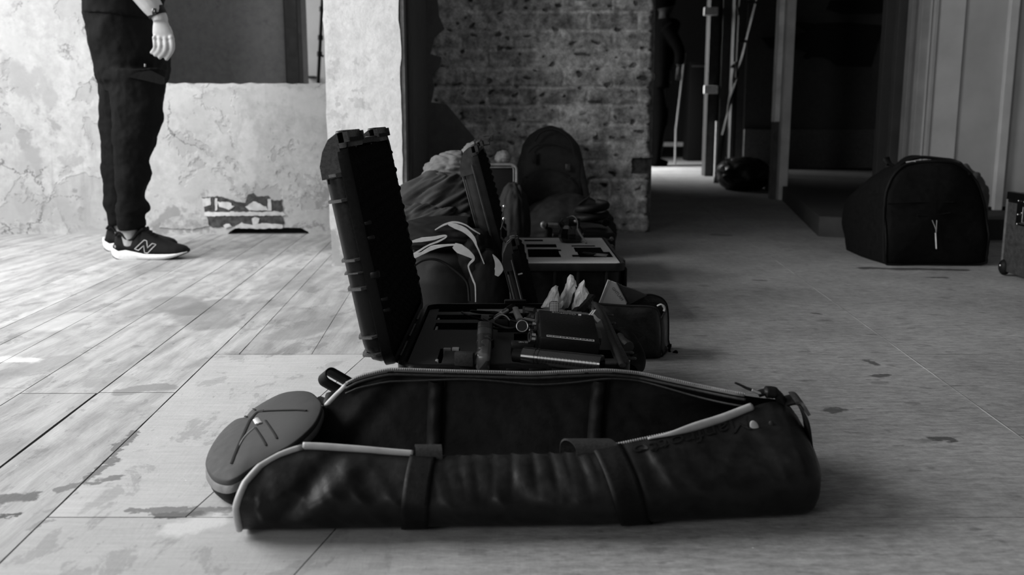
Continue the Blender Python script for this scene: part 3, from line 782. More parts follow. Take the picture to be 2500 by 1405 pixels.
# slider and cord puller
Yp = ynb(.32) + .115
g = G(); g.tube(spline([P(1852, 962, Y=Yp), P(1870, 958, Y=Yp), P(1895, 962, Y=Yp), P(1912, 985, Y=Yp)], 6), [.006] * 6 + [.010] * 6 + [.008] * 7, 10, flat=.8); g.obj('zip_garage', MNYL, bag, smooth=60)
g = G(); pl = [P(1858, 962, Y=Yp), P(1838, 954, Y=Yp), P(1822, 948, Y=Yp), P(1808, 941, Y=Yp), P(1794, 935, Y=Yp)]
g.tube(spline(pl, 5), [.0042 - .0001 * i for i in range(21)], 8, flat=.6); zp = g.obj('zip_puller', MWEBG, bag, smooth=60)
g = G(); g.tube([P(1858, 962, Y=Yp - .004), P(1836, 953, Y=Yp - .004)], .0018, 6); g.obj('puller_highlight', MPIPE, zp, smooth=60)  # pale line paints a highlight along the puller
# rolled tab with name, at the far left corner
g = G(); ax0 = P(806, 926, Y=1.375); 
R3 = Matrix.Rotation(math.radians(38), 4, 'Y') 
def tabp(a, w_):       # a along the stadium loop, w_ across
    Ls = .028; r = .011
    per = 2 * Ls + 2 * math.pi * r; s_ = a * per
    if s_ < Ls: p = V((s_, 0, r))
    elif s_ < Ls + math.pi * r: t = (s_ - Ls) / r; p = V((Ls + r * math.sin(t), 0, r * math.cos(t)))
    elif s_ < 2 * Ls + math.pi * r: p = V((Ls - (s_ - Ls - math.pi * r), 0, -r))
    else: t = (s_ - 2 * Ls - math.pi * r) / r; p = V((-r * math.sin(t), 0, -r * math.cos(t)))
    p.y = w_; return p
TB = Matrix.Translation(P(802, 922, Y=1.385)) @ Matrix.Rotation(math.radians(14), 4, 'Z') @ Matrix.Rotation(math.radians(34), 4, 'Y') @ Matrix.Rotation(math.radians(-38), 4, 'X')
g.M = TB; g.grid(lambda u, v: tabp(u, lerp(-.014, .014, v)), 44, 4, True)
tb = g.obj('name_tab', MRUB, bag, smooth=60); mod(tb, 'SOLIDIFY', thickness=.0025, offset=-1)
g = G(); g.M = TB; g.text('Manfrotto', .0075, Matrix.Translation((.013, .002, .0140)), .0004); g.obj('tab_lettering', MWHITE, tb, smooth=0)
g = G(); g.M = TB; g.cyl((.034, -.005, .0130), (.034, -.005, .0150), .004, seg=14); g.obj('snap_button', MPIPE, tb, smooth=30)
g = G(); g.tube(spline([P(850, 942, Y=1.37), P(822, 962, Y=1.365), P(806, 968, Y=1.35), P(796, 1000, Y=1.33), P(780, 1030, Y=1.32)], 5), [.010] * 10 + [.008] * 11, 8, flat=.5); g.obj('side_strap', MWEB, bag, smooth=60)

# ================================================================ moulded end cap, folded out beside the bag
cap = [(732, 955), (758, 959), (776, 973), (786, 993), (772, 1030), (745, 1060), (712, 1086), (680, 1104), (657, 1117), (611, 1146), (578, 1168), (552, 1176), (523, 1168), (506, 1148), (502, 1129), (513, 1096), (539, 1057), (572, 1027), (598, 1019), (618, 999), (663, 972), (696, 959)]
dA = V((502, 1165)); dB = V((786, 965)); dv = (dB - dA)
def cap3(px, py, dz=0):
    t = (V((px, py)) - dA).dot(dv) / dv.length_squared
    return P(px, py, z=lerp(.034, .098, t)) + V((0, 0, dz))
cr = spline([(x, y, 0) for x, y in cap], 5, True)
ccx = sum(p.x for p in cr) / len(cr); ccy = sum(p.y for p in cr) / len(cr)
def capring(k, dz): return [cap3(lerp(ccx, p.x, k), lerp(ccy, p.y, k), dz) for p in cr]
def capz(k): return .010 * (1 - k ** 4)
base_r = capring(1, 0); cap_c = sum(base_r, V()) / len(base_r)
def down(k, dz): return [cap_c + (p - cap_c) * k + V((0, .004, dz)) for p in base_r]
def down2(k, dz): return [V((q.x, q.y, max(q.z, .002))) for q in down(k, dz)]
g = G(); g.loft([capring(k, capz(k)) for k in (.02, .2, .4, .6, .75, .86, .93, .97)] + [base_r, down(1.0, -.008)], True, False); 
cpo = g.obj('end_cap', MEVA, bag, smooth=180)
g = G(); g.loft([down(1.0, -.007), down(1.022, -.010), down(1.022, -.017), down(.99, -.019)], False, False); g.obj('end_cap_trim', M_('cap_trim_grey', .12, .5), cpo, smooth=50)
g = G(); g.loft([down(.995, -.017), down(.97, -.028), down2(.90, -.05), down2(.8, -.1)], False, True); g.obj('end_cap_underside', MRUB, cpo, smooth=60)
def groove(pts, wd, mat, name='groove_shade', lift=.0012):  # strips lie on the surface; dark ones paint the shade of grooves
    pp = spline([(x, y, 0) for x, y in pts], 6) if len(pts) > 2 else [V((*pts[0], 0)).lerp(V((*pts[1], 0)), i / 8) for i in range(9)]
    L = []
    for p in pp:
        best = 1.
        # radial fraction inside the outline for dome height
        d = V((p.x - ccx, p.y - ccy)); a = math.atan2(d.y, d.x)
        R_ = min(cr, key=lambda q: abs((math.atan2(q.y - ccy, q.x - ccx) - a + math.pi) % (2 * math.pi) - math.pi)); k = d.length / (V((R_.x - ccx, R_.y - ccy)).length)
        L.append(cap3(p.x, p.y, capz(min(k, 1)) + lift))
    g = G(); g.tube(L, wd, 6, flat=.3); return g.obj(name, mat, cpo, smooth=60)
z1 = lambda X, Y_: (480 + X / 3.054, 880 + Y_ / 3.054)
groove([z1(262, 815), z1(330, 660), z1(400, 500)], .0022, MEVAD); groove([z1(400, 500), z1(450, 440), z1(500, 430)], .0022, MEVAD); groove([z1(500, 430), z1(660, 425), z1(820, 415)], .0022, MEVAD)
groove([z1(440, 560), z1(520, 680)], .0018, MEVAD); groove([z1(515, 505), z1(600, 630)], .0018, MEVAD)
groove([z1(360, 430), z1(378, 462)], .0016, MEVAD); groove([z1(420, 378), z1(440, 412)], .0016, MEVAD)
groove([z1(265, 800), z1(350, 640), z1(430, 560)], .0010, M_('cap_edge_light', .15, .6), 'groove_highlight')  # pale strip paints the light caught along the groove edge
for a, b in ((z1(437, 500), z1(455, 535)), (z1(450, 490), z1(478, 528))): groove([a, b], .0030, MWHITE if a[0] < 624 else MGRAYP, 'cap_label', .0018)
g = G(); g.tube([P(775, 975, z=.085), P(800, 985, z=.08), P(820, 1000, z=.08)], .012, 8, flat=.3); g.obj('cap_hinge_tape', MWEBG, cpo, smooth=60)
# ================================================================ HARD CASES
def hard_case(root, x0, x1, y0, y1, zr, lidlen, lidt, lean, ribs, top_mat, foam_mat, holes=(), foam_drop=.010, mat=None, lidfoam=True, hump=True, latches=(), zmin=.0, foam_noise=0):
    """axis aligned tub with hinge on its left edge; lid opened up and back"""
    mat = mat or MPLA
    r = .028
    g = G()
    g.loft([rrect(x0 + .022, x1 - .022, y0 + .022, y1 - .022, r, zmin + .001), rrect(x0 + .012, x1 - .012, y0 + .012, y1 - .012, r, zmin + .008), rrect(x0 + .008, x1 - .008, y0 + .008, y1 - .008, r, zr - .030),
            rrect(x0 + .008, x1 - .008, y0 + .008, y1 - .008, r, zr - .022), rrect(x0, x1, y0, y1, r, zr - .018), rrect(x0, x1, y0, y1, r, zr - .003), rrect(x0 + .002, x1 - .002, y0 + .002, y1 - .002, r, zr),
            rrect(x0 + .009, x1 - .009, y0 + .009, y1 - .009, r * .8, zr), rrect(x0 + .010, x1 - .010, y0 + .010, y1 - .010, r * .8, zr - .03)], True, False)
    shell = g.obj('base_shell', mat, root, smooth=40)
    for a in (.16, .40, .60, .84):
        g = G(); yy = lerp(y0, y1, a); g.box((x1 - .012, yy - .004, zmin + .01), (x1 - .002, yy + .004, zr - .015), .002); g.obj('stiffening_rib', mat, shell, smooth=30)
        g = G(); xx = lerp(x0, x1, a); g.box((xx - .004, y0 + .002, zmin + .01), (xx + .004, y0 + .012, zr - .015), .002); g.obj('stiffening_rib', mat, shell, smooth=30)
    # foam block with cut-outs, built from cells
    fx0, fx1, fy0, fy1 = x0 + .012, x1 - .012, y0 + .012, y1 - .012; zt = zr - foam_drop
    xs = sorted({fx0, fx1} | {round(h[0], 5) for h in holes} | {round(h[1], 5) for h in holes}); ys = sorted({fy0, fy1} | {round(h[2], 5) for h in holes} | {round(h[3], 5) for h in holes})
    def fine(a, mx=.03):
        out = []
        for p, q in zip(a, a[1:]):
            k = max(1, int((q - p) / mx)); out += [p + (q - p) * i / k for i in range(k)]
        return out + [a[-1]]
    xs, ys = fine(xs), fine(ys)
    def depth(i, j):
        cx, cy = (xs[i] + xs[i + 1]) / 2, (ys[j] + ys[j + 1]) / 2
        for h in holes:
            if h[0] - 1e-6 < cx < h[1] + 1e-6 and h[2] - 1e-6 < cy < h[3] + 1e-6: return h[4]
        return 0
    g = G(); mi = []; D = [[depth(i, j) for j in range(len(ys) - 1)] for i in range(len(xs) - 1)]
    def zz(x, y): return 0.0012 * noise.noise(V((x * 60, y * 60, 1))) if foam_noise else 0
    for i in range(len(xs) - 1):
        for j in range(len(ys) - 1):
            z = zt - D[i][j]; a, b, c_, d = xs[i], xs[i + 1], ys[j], ys[j + 1]
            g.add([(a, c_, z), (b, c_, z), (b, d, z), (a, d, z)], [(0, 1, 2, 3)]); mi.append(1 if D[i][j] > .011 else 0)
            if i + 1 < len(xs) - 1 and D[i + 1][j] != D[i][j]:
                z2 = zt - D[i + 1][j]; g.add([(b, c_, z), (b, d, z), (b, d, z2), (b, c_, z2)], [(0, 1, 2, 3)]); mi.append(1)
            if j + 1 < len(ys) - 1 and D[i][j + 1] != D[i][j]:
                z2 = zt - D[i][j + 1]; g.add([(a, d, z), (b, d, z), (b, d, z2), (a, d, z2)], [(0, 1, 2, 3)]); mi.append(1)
    fo = g.obj('foam_insert', foam_mat, root, smooth=0, clean=False); fo.data.materials.append(MFOAMD); fo.data.polygons.foreach_set('material_index', mi)  # second material darkens cut-out floors and walls, painting their shade
    # lid : local frame (a up along lid, y, b outward)
    ang = math.radians(lean)
    Mx = Matrix(((-math.sin(ang), 0, -math.cos(ang), x0 - .001), (0, 1, 0, 0), (math.cos(ang), 0, -math.sin(ang), zr - .004), (0, 0, 0, 1)))
    # local vector (a, y, b) -> world : a along up-left, b outward-left/down
    g = G(); g.M = Mx
    def lr(i0, b_, rr=r): return [V((p.x, p.y, p.z)) for p in rrect(0 + i0, lidlen - i0, y0 + i0, y1 - i0, rr, b_)]
    R_ = .05 if hump else .03
    g.loft([lr(.010, .002, .02), lr(.001, 0), lr(0, .004), lr(0, .016), lr(.006, .018), lr(.006, lidt - .022), lr(.010, lidt - .010), lr(.020, lidt - .002), lr(.032, lidt)], False, True)
    lid = g.obj('lid', mat, root, smooth=40)
    g = G(); g.M = Mx
    for a, wd, h in ribs:
        # a band that wraps both sides and the back of the lid
        g.loft([[V((a - wd, y0 + .001, .016)), V((a + wd, y0 + .001, .016)), V((a + wd, y0 + .007, .016)), V((a - wd, y0 + .007, .016))],
                [V((a - wd, y0 - h, .024)), V((a + wd, y0 - h, .024)), V((a + wd, y0 + .008, .024)), V((a - wd, y0 + .008, .024))],
                [V((a - wd, y0 - h + .002, lidt - .018)), V((a + wd, y0 - h + .002, lidt - .018)), V((a + wd, y0 + .008, lidt - .02)), V((a - wd, y0 + .008, lidt - .02))],
                [V((a - wd, y0 + .012, lidt + .001)), V((a + wd, y0 + .012, lidt + .001)), V((a + wd, y0 + .014, lidt - .006)), V((a - wd, y0 + .014, lidt - .006))],
                [V((a - wd, y0 + .03, lidt + .003)), V((a + wd, y0 + .03, lidt + .003)), V((a + wd, y0 + .03, lidt - .003)), V((a - wd, y0 + .03, lidt - .003))],
                [V((a - wd, y1 - .03, lidt + .003)), V((a + wd, y1 - .03, lidt + .003)), V((a + wd, y1 - .03, lidt - .003)), V((a - wd, y1 - .03, lidt - .003))]])
    if not ribs:
        g = G(); g.M = Mx; g.tube([V((.03, y0 - .001, .019)), V((lidlen - .03, y0 - .001, .019))], .0022, 6); g.tube([V((.03, y0 + .012, lidt - .002)), V((lidlen - .03, y0 + .012, lidt - .002))], .002, 6); g.obj('lid_seam', MPLAG, lid, smooth=60)
    if ribs: g.obj('lid_ribs', M_('highlit_rib_plastic', .03, .28, .9, amp=.2, scale=250, bump=.2, dist=.0004), lid, smooth=30)
    if lidfoam:
        g = G(); g.M = Mx
        n1 = max(20, int(lidlen / .0035)); n2 = max(20, int((y1 - y0) / .0035))
        def ff(u, v):
            a = lerp(.012, lidlen - .014, u); y = lerp(y0 + .012, y1 - .012, v)
            e = min(1, min(u, 1 - u, v, 1 - v) * 14)
            b = .006 - e * (.008 + .007 * math.sin(a * 175) * math.sin(y * 175))
            return V((a, y, b))
        g.grid(ff, n1, n2); g.obj('convoluted_foam', MFOAMD, lid, smooth=180)
    return shell, lid, Mx, mat

X0, X1, Y0, Y1, ZR = -.176, .182, 1.415, 1.905, .130
c1 = thing('hard_case', 'large open black hard case holding a monitor and cables, directly behind the tripod bag', 'case', (0, 1.66, 0), group=None)
FZ = ZR - .010
def fx(px, py): q = P(px, py, z=FZ); return q.x, q.y
def hole(pxs, pys, d):   # rectangle from two opposite pixel corners on the foam
    a = fx(pxs[0], pys[0]); b = fx(pxs[1], pys[1]); return (min(a[0], b[0]), max(a[0], b[0]), max(Y0 + .022, min(a[1], b[1])), max(a[1], b[1]), d)
holes = [hole((1070, 1165), (762, 752), .02), hole((1064, 1175), (781, 769), .028), hole((1058, 1185), (806, 789), .03), hole((1064, 1124), (889, 852), .03),
         hole((1255, 1300), (847, 815), .03), hole((1215, 1300), (812, 765), .012), hole((1466, 1490), (876, 855), .03), hole((1270, 1300), (880, 858), .01)]
RIBS = [(.300, .0022, .006), (.262, .0022, .006), (.172, .0018, .006), (.152, .0010, .003), (.128, .0022, .006), (.052, .0018, .006), (.024, .0018, .006)]
sh, lid, MX, _ = hard_case(c1, X0, X1, Y0, Y1, ZR, .348, .046, 10.8, RIBS, MPLA, MFOAM, holes)
# rounded shoulder blocks with recessed latch bays at the top of the lid
def shoulder(MXm, L, lt, y0, y1, mat_, par):
    prof = [(L - .052, lt + .001), (L - .032, lt), (L - .012, lt - .008), (L + .004, lt - .020), (L + .011, lt - .034), (L + .011, -.004)]
    body_ = prof + [(L - .004, -.004), (L - .004, .012), (L - .052, .012)]
    for u0, u1, sh_ in ((y0, y0 + .010, 0), (y0 + .010, y1 - .010, .009), (y1 - .010, y1, 0)):
        g = G(); g.M = MXm
        pr = [(a - sh_ * .9, b - sh_ * .6) if k < 5 else (a - sh_, b) for k, (a, b) in enumerate(prof)] + body_[6:]
        g.loft([[V((a, u0, b)) for a, b in pr], [V((a, u1, b)) for a, b in pr]])
        g.obj('shoulder_guard' if not sh_ else 'latch_recess', mat_ if not sh_ else MRUB, par, smooth=40)
    g = G(); g.M = MXm; g.box((L - .012, y0, .001), (L + .014, y1, .013), .002); g.obj('latch_bar', mat_, par, smooth=30)
MRIB = M_('highlit_rib_plastic', .03, .28, .9, amp=.2, scale=250, bump=.2, dist=.0004)  # base lighter than the shell, putting highlights into the colour
shoulder(MX, .348, .046, Y0 + .003, Y0 + .16, MRIB, lid)
shoulder(MX, .348, .046, Y1 - .17, Y1 - .003, MRIB, lid)
for a in (.222, .200, .105, .088):
    g = G(); g.M = MX; g.box((a - .0028, Y0 + .002, -.010), (a + .0028, Y0 + .010, .003), .0015); g.obj('locating_pin', MPLA, lid, smooth=30)
g = G(); g.M = MX; g.box((.138, Y0 - .001, -.006), (.150, Y0 + .012, .008), .003); g.obj('lock_lug', MPLA, lid, smooth=30)
for a in (.22, .5, .78): g = G(); yy = lerp(Y0, Y1, a); g.cyl((X0 - .002, yy - .05, ZR - .006), (X0 - .002, yy + .05, ZR - .006), .007, seg=12); g.obj('hinge', MPLA, c1, smooth=40)
# catches along the rims
g = G(); a = P(1258, 738, z=ZR); g.box((a.x - .022, Y1 - .004, ZR - .02), (a.x + .022, Y1 + .012, ZR + .006), .002); g.obj('rear_catch', MRUB, c1, smooth=30)
for k in range(9):
    g = G(); xx = lerp(X0 + .04, X1 - .04, k / 8); g.box((xx - .012, Y0 - .004, ZR - .014), (xx + .012, Y0 + .002, ZR - .005), .0015); g.obj('rim_lug', MPLA, c1, smooth=30)
# foam strip along the right rim, brackets and the moulded side handle
g = G(); pts = [P(1452, 741, z=ZR + .002), P(1470, 770, z=ZR + .006), P(1490, 820, z=ZR + .004), P(1508, 862, z=ZR + .004), P(1520, 893, z=ZR + .002)]
g.tube(spline(pts, 6), .0055, 8, flat=.6); g.obj('rubber_gasket', MWEBG, c1, smooth=60)
for px, py in ((1485, 770), (1490, 790), (1532, 862), (1538, 876)):
    q = P(px, py, z=ZR - .012); g = G(); g.tube(spline([q + V((-.012, 0, 0)), q + V((.006, -.004, 0)), q + V((.008, .004, 0)), q + V((-.012, .006, 0))], 5), .0015, 6); g.obj('handle_bracket', MPLAG, c1, smooth=60)
hp = spline([P(1508, 812, z=.105), P(1520, 812, z=.112), P(1536, 826, z=.108), P(1549, 850, z=.095), P(1558, 874, z=.08), P(1554, 896, z=.07), P(1540, 905, z=.07)], 7)
g = G(); g.tube(hp, [.012] * 8 + [.013] * 12 + [.014] * (len(hp) - 20), 12, flat=.75); hd = g.obj('side_handle', MRUB, c1, smooth=60)
g = G(); g.tube(spline([P(1513, 822, z=.125), P(1522, 838, z=.122), P(1534, 850, z=.118)], 5), [.007] * 4 + [.009] * 3 + [.011] * 4, 10); g.obj('handle_grip', MPLAG, hd, smooth=60)

# ---------------------------------------------------------------- contents of the front case
def pbox(g, c, thick, r=.002):   # slab from 4 top corners (TL,TR,BR,BL) going down along its normal
    n_ = (c[1] - c[0]).cross(c[3] - c[0]).normalized()
    if n_.z > 0: n_ = -n_
    bm = bmesh.new(); vs = [bm.verts.new(p) for p in c] + [bm.verts.new(p + n_ * thick) for p in c]
    for f in ((0, 1, 2, 3), (7, 6, 5, 4), (0, 4, 5, 1), (1, 5, 6, 2), (2, 6, 7, 3), (3, 7, 4, 0)): bm.faces.new([vs[i] for i in f])
    if r: bmesh.ops.bevel(bm, geom=bm.edges[:], offset=r, segments=2, affect='EDGES', profile=.5)
    return g.bm(bm)
def frame_of(c):   # matrix mapping unit-ish (x right, y up(back), z out) onto slab face
    o = (c[0] + c[1] + c[2] + c[3]) / 4; x = ((c[1] + c[2]) / 2 - (c[0] + c[3]) / 2); y = ((c[0] + c[1]) / 2 - (c[2] + c[3]) / 2)
    wx, wy = x.length, y.length; x.normalize(); n_ = x.cross(y).normalized(); y = n_.cross(x)
    return Matrix(((x.x, y.x, n_.x, o.x), (x.y, y.y, n_.y, o.y), (x.z, y.z, n_.z, o.z), (0, 0, 0, 1))), wx, wy
mc = [P(1314, 755, z=.180), P(1450, 769, z=.1705), P(1466, 838, z=.1500), P(1318, 822, z=.1600)]
mon = thing('field_monitor', 'small black monitor with a row of seven white outlined keys, in the front case', 'monitor', tuple(sum(mc, V()) / 4 + V((0, 0, -.03))))
g = G(); pbox(g, mc, .027, .0035); mb = g.obj('housing', MDEV, mon, smooth=40)
FM, wx, wy = frame_of(mc)
g = G(); g.M = FM; K0, K1 = -wx * .36, wx * .42; yk = -wy * .455
hh = .0062
g.box((K0, yk - hh / 2, .0002), (K1, yk - hh / 2 + .0010, .0008)); g.box((K0, yk + hh / 2 - .0010, .0002), (K1, yk + hh / 2, .0008))
for i in range(8): xx = lerp(K0, K1, i / 7); g.box((xx - .0006, yk - hh / 2, .0002), (xx + .0006, yk + hh / 2, .0008))
g.obj('key_outline', MWHITE, mb, smooth=0)
for i in range(7):
    g = G(); g.M = FM; xa = lerp(K0, K1, i / 7); xb_ = lerp(K0, K1, (i + 1) / 7); g.box((xa + .001, yk - hh / 2 + .0014, .0001), (xb_ - .001, yk + hh / 2 - .0014, .0010), .0004)
    kb = g.obj('key', MRUB, mb, smooth=0)
    g = G(); g.M = FM; m = (xa + xb_) / 2
    if i < 2: g.box((m - .003, yk - .0008, .0010), (m + .003, yk + .0008, .0013))
    else: g.tube([V((m + .0016 * math.cos(t * .785), yk + .0009 * math.sin(t * .785), .0012)) for t in range(8)], .0003, 4, closed=True)
    g.obj('key_mark', MGRAYP, kb, smooth=0)
g = G(); g.M = FM; g.text('smallHD', .0095, Matrix.Translation((-.006, wy * .43, .0003)) @ Matrix.Scale(1.25, 4, (1, 0, 0)), .0001); g.obj('lettering', MGRAYP, mb, smooth=0)
g = G(); g.M = FM; g.box((.018, wy * .43 - .0025, .0002), (.023, wy * .43 + .0025, .0007), .0008); g.obj('logo_dot', MWHITE, mb, smooth=0)
g = G(); g.M = FM
g.box((-wx / 2 - .006, wy * .1, -.02), (-wx / 2, wy * .45, -.002), .002); g.obj('port_block', MPLAG, mb, smooth=30); g = G(); g.M = FM; g.box((wx / 2, -wy * .25, -.018), (wx / 2 + .007, wy * .05, -.004), .002)
g.obj('port_block', MPLAG, mb, smooth=30)
for yy in (.12, -.28, -.42): g = G(); g.M = FM; g.cyl((-wx / 2 - .010, wy * yy, -.010), (-wx / 2 - .004, wy * yy, -.010), .0035, seg=12); g.obj('connector', MSTEEL, mb, smooth=40)

# carbon tube
tb_ = thing('carbon_tube', 'shiny black carbon tube lying in front of the monitor, in the front case', 'tube', tuple(P(1370, 880, z=.12)))
a = P(1284, 871, z=.136); b = P(1464, 890, z=.136); d = (b - a).normalized()
tmat = NT('carbon_weave'); wv = tmat.ma('MULTIPLY', tmat.wave(tmat.pos((1, 1, 1), (0, 0, .8), obj=True), 160, 0, 0, 1), tmat.wave(tmat.pos((1, 1, 1), (0, 0, -.8), obj=True), 160, 0, 0, 1))
tmat.set(tmat.lin(wv, 0, 1, .006, .02), .22, .6); tmat.bump(wv, .2, .0003)
g = G(); g.cyl(a, b, .0138, seg=32); tbo = g.obj('tube_body', tmat.m, tb_, smooth=40)
g = G(); g.cyl(a - d * .003, a + d * .018, .0146, seg=32); g.cyl(a + d * .020, a + d * .024, .0146, seg=32); g.obj('collar', MGLOSS, tb_, smooth=40)
g = G(); g.cyl(a - d * .020, a - d * .002, .0105, seg=24); g.obj('end_plug', MRUB, tb_, smooth=40)
g = G(); g.cyl(b, b + d * .004, .0142, seg=32); g.obj('end_ring', MGLOSS, tb_, smooth=40)

# padded pouch with glossy wavy print
gc = [P(1166, 782, z=.152), P(1204, 784, z=.152), P(1197, 866, z=.151), P(1160, 864, z=.151)]
gp_ = thing('patterned_pouch', 'narrow black pouch with a glossy wavy pattern, standing out of the case foam', 'pouch', tuple(sum(gc, V()) / 4 + V((0, 0, -.02))))
pm = NT('wavy_gloss'); pp = pm.pos(obj=True); m_ = pm.step(pm.noise(pp, 32, 2, .5, .8), .50, .53)
pm.set(pm.mix(m_, .009, .07), pm.mix(m_, .5, .3), .5); pm.bump(m_, .3, .001)
g = G(); pbox(g, gc, .028, .006); gpo = g.obj('pouch_body', pm.m, gp_, smooth=60)
FM2, wx2, wy2 = frame_of(gc)
g = G(); g.M = FM2; g.box((-wx2 / 2 - .002, -wy2 / 2 - .001, -.02), (wx2 / 2 + .002, -wy2 / 2 + .010, .0015), .002); g.obj('hem', MWEBG, gp_, smooth=30)
g = G(); g.M = FM2; g.box((wx2 / 2, -.02, -.018), (wx2 / 2 + .004, 0, -.004), .001); g.obj('side_tab', MWEB, gp_, smooth=30); g = G(); g.M = FM2; g.box((-wx2 / 2, wy2 / 2 - .004, -.012), (wx2 / 2, wy2 / 2 + .008, .002), .003); g.obj('strap_keeper', MWEB, gp_, smooth=30)
g = G(); g.M = FM2; g.tube(spline([(-.014, wy2 / 2, .003), (-.004, wy2 / 2 + .012, .008), (.006, wy2 / 2 + .01, .006), (.014, wy2 / 2, .002)], 5), .0012, 6); g.obj('drawcord', MPIPE, gp_, smooth=60)

# power bank with small logo in the long slot
h = holes[0]
pbk = thing('power_bank', 'flat black power bank with tiny white logo in the rearmost foam slot', 'battery', ((h[0] + h[1]) / 2, (h[2] + h[3]) / 2, FZ - .02))
g = G(); g.box((h[0] + .003, h[2] + .002, FZ - .0195), (h[1] - .004, h[3] - .002, FZ - .006), .003); po_ = g.obj('casing', MGLOSS, pbk, smooth=40)
g = G(); q = P(1110, 756, z=FZ - .0055); g.ell(q + V((0, .004, 0)), (.0042, .0035, .0004), 8); g.text('SOUNDGEAR', .006, Matrix.Translation(q + V((-.001, -.006, 0))), .0002)
g2 = G(); g2.ell(q + V((0, .006, 0)), (.0045, .003, .0005), 8); g2.box((q.x - .011, q.y - .0065, q.z), (q.x + .011, q.y - .0050, q.z + .0004)); g2.obj('logo', MWHITE, pbk, smooth=60)
for k, h in enumerate(holes[1:3]):
    t_ = thing('camera_battery', ['matt black battery with a bright rim in the middle foam slot', 'matt black battery with a bright rim in the third foam slot, nearest the camera'][k], 'battery', ((h[0] + h[1]) / 2, (h[2] + h[3]) / 2, FZ - .029), group='batteries in the foam slots')
    g = G(); g.box((h[0] + .004, h[2] + .003, FZ - .0275), (h[1] - .005, h[3] - .003, FZ - .010), .003); g.obj('casing', MDEV, t_, smooth=40)
    g = G(); g.box((h[0] + .0005, h[2] + .006, FZ - .014), (h[0] + .0045, h[3] - .006, FZ - .005), .001); g.obj('contact_tab', MPIPE, t_, smooth=30)
# pale blocks in the corner cut-out
h = holes[3]
hs = thing('charging_box', 'black box sunk in the near left foam cut-out', 'box', ((h[0] + h[1]) / 2, (h[2] + h[3]) / 2, FZ - .03))
g = G(); g.box((h[0] + .008, h[2] + .001, FZ - .0295), (h[1] - .0005, h[3] - .012, FZ - .0004), .001); g.obj('casing', MFOAM, hs, smooth=30)
for (xa, ya, xb2, yb2, m, lb) in ((1082, 861, 1101, 851, MGRAYP, 'small grey adapter block in the near left foam cut-out'), (1103, 860, 1121, 849, MWHITE, 'small white adapter block beside the grey one'), (1062, 888, 1070, 880, MWHITE, 'tiny white block alone in the foam cut-out corner')):
    q = P((xa + xb2) / 2, (ya + yb2) / 2, z=FZ - .002); wd = abs(P(xb2, ya, z=FZ).x - P(xa, ya, z=FZ).x)
    zb = FZ - .03 if m is MWHITE and xa < 1070 else FZ - .012
    g = G(); g.box((q.x - wd / 2, q.y - .004, FZ - .029), (q.x + wd / 2, q.y + .008, FZ + .001), .0015); o = g.obj('adapter_block', m, smooth=30); tag(o, lb, 'adapter')
# cable coil, connector, ring, clip
cb = thing('coiled_cable', 'thin black cable looped over the foam between pouch and monitor', 'cable', tuple(P(1230, 780, z=.12)))
g = G(); zc = .137
loops = [(1128, 763), (1145, 772), (1170, 780), (1200, 792), (1235, 800), (1262, 800), (1274, 792), (1262, 778), (1240, 768), (1205, 766), (1170, 764), (1150, 760), (1185, 762), (1215, 764), (1245, 775), (1262, 790), (1250, 803), (1215, 803), (1190, 795), (1195, 780), (1225, 770), (1255, 772), (1275, 786)]
g.tube(spline([P(x, y, z=zc + .004 * math.sin(i * 1.7)) for i, (x, y) in enumerate(loops)], 8), .0022, 7); g.obj('cable_run', MRUB, cb, smooth=60)
g = G(); lp = [(1182, 779), (1205, 790), (1232, 800), (1258, 801), (1270, 792), (1248, 783), (1215, 772), (1195, 772)]
g.tube(spline([P(x, y, z=zc + .010 + .002 * math.sin(i)) for i, (x, y) in enumerate(lp)], 8), .0018, 7); g.obj('cable_run', MWEBG, cb, smooth=60)
g = G()
for (xa, ya, xb2, yb2, r_) in ((1210, 776, 1222, 768, .0042), (1221, 769, 1236, 759, .0050), (1236, 760, 1250, 753, .0055)):
    g.cyl(P(xa, ya, z=.150), P(xb2, yb2, z=.152), r_, seg=16)
g1 = G(); g1.cyl(P(1210, 776, z=.150), P(1222, 768, z=.151), .0042, seg=16); g1.cyl(P(1222, 768, z=.151), P(1239, 757, z=.152), .0050, seg=16); g1.obj('connector_plug', MSTEEL, cb, smooth=40)
g1 = G(); g1.cyl(P(1238, 758, z=.152), P(1252, 749, z=.153), .0060, seg=16); g1.obj('connector_boot', MRUB, cb, smooth=40)
rg = thing('metal_ring', 'small chrome-edged ring standing on the foam beside the monitor', 'ring', tuple(P(1276, 805, z=FZ)))
g = G(); q = P(1275, 797, z=.153); Mr = Matrix.Translation(q) @ Matrix.Rotation(math.radians(72), 4, 'X')
g.M = Mr; g.tube([V((.0095 * math.cos(t * .2618), .0095 * math.sin(t * .2618), 0)) for t in range(24)], .0012, 8, closed=True); g.obj('ring_edge', MSTEEL, rg, smooth=60)
g = G(); g.M = Mr; g.lathe([(.008, -.012), (.0098, -.012), (.0098, 0), (.008, 0)]); g.obj('ring_barrel', MGLOSS, rg, smooth=40)
cl = thing('camera_clamp', 'black jointed camera clamp with grey thumb lever, left of the monitor', 'clamp', tuple(P(1295, 810, z=FZ)))
g = G(); g.cyl(P(1281, 763, z=.150), P(1306, 765, z=.150), .0105, seg=20); g.cyl(P(1284, 790, z=.145), P(1312, 796, z=.145), .012, seg=20); g.cyl(P(1296, 762, z=.146), P(1300, 846, z=.136), .009, seg=16)
g.box(P(1290, 846, z=.12), P(1312, 812, z=.12) + V((0, 0, .03)), .003); co = g.obj('clamp_arm', MGLOSS, cl, smooth=40)
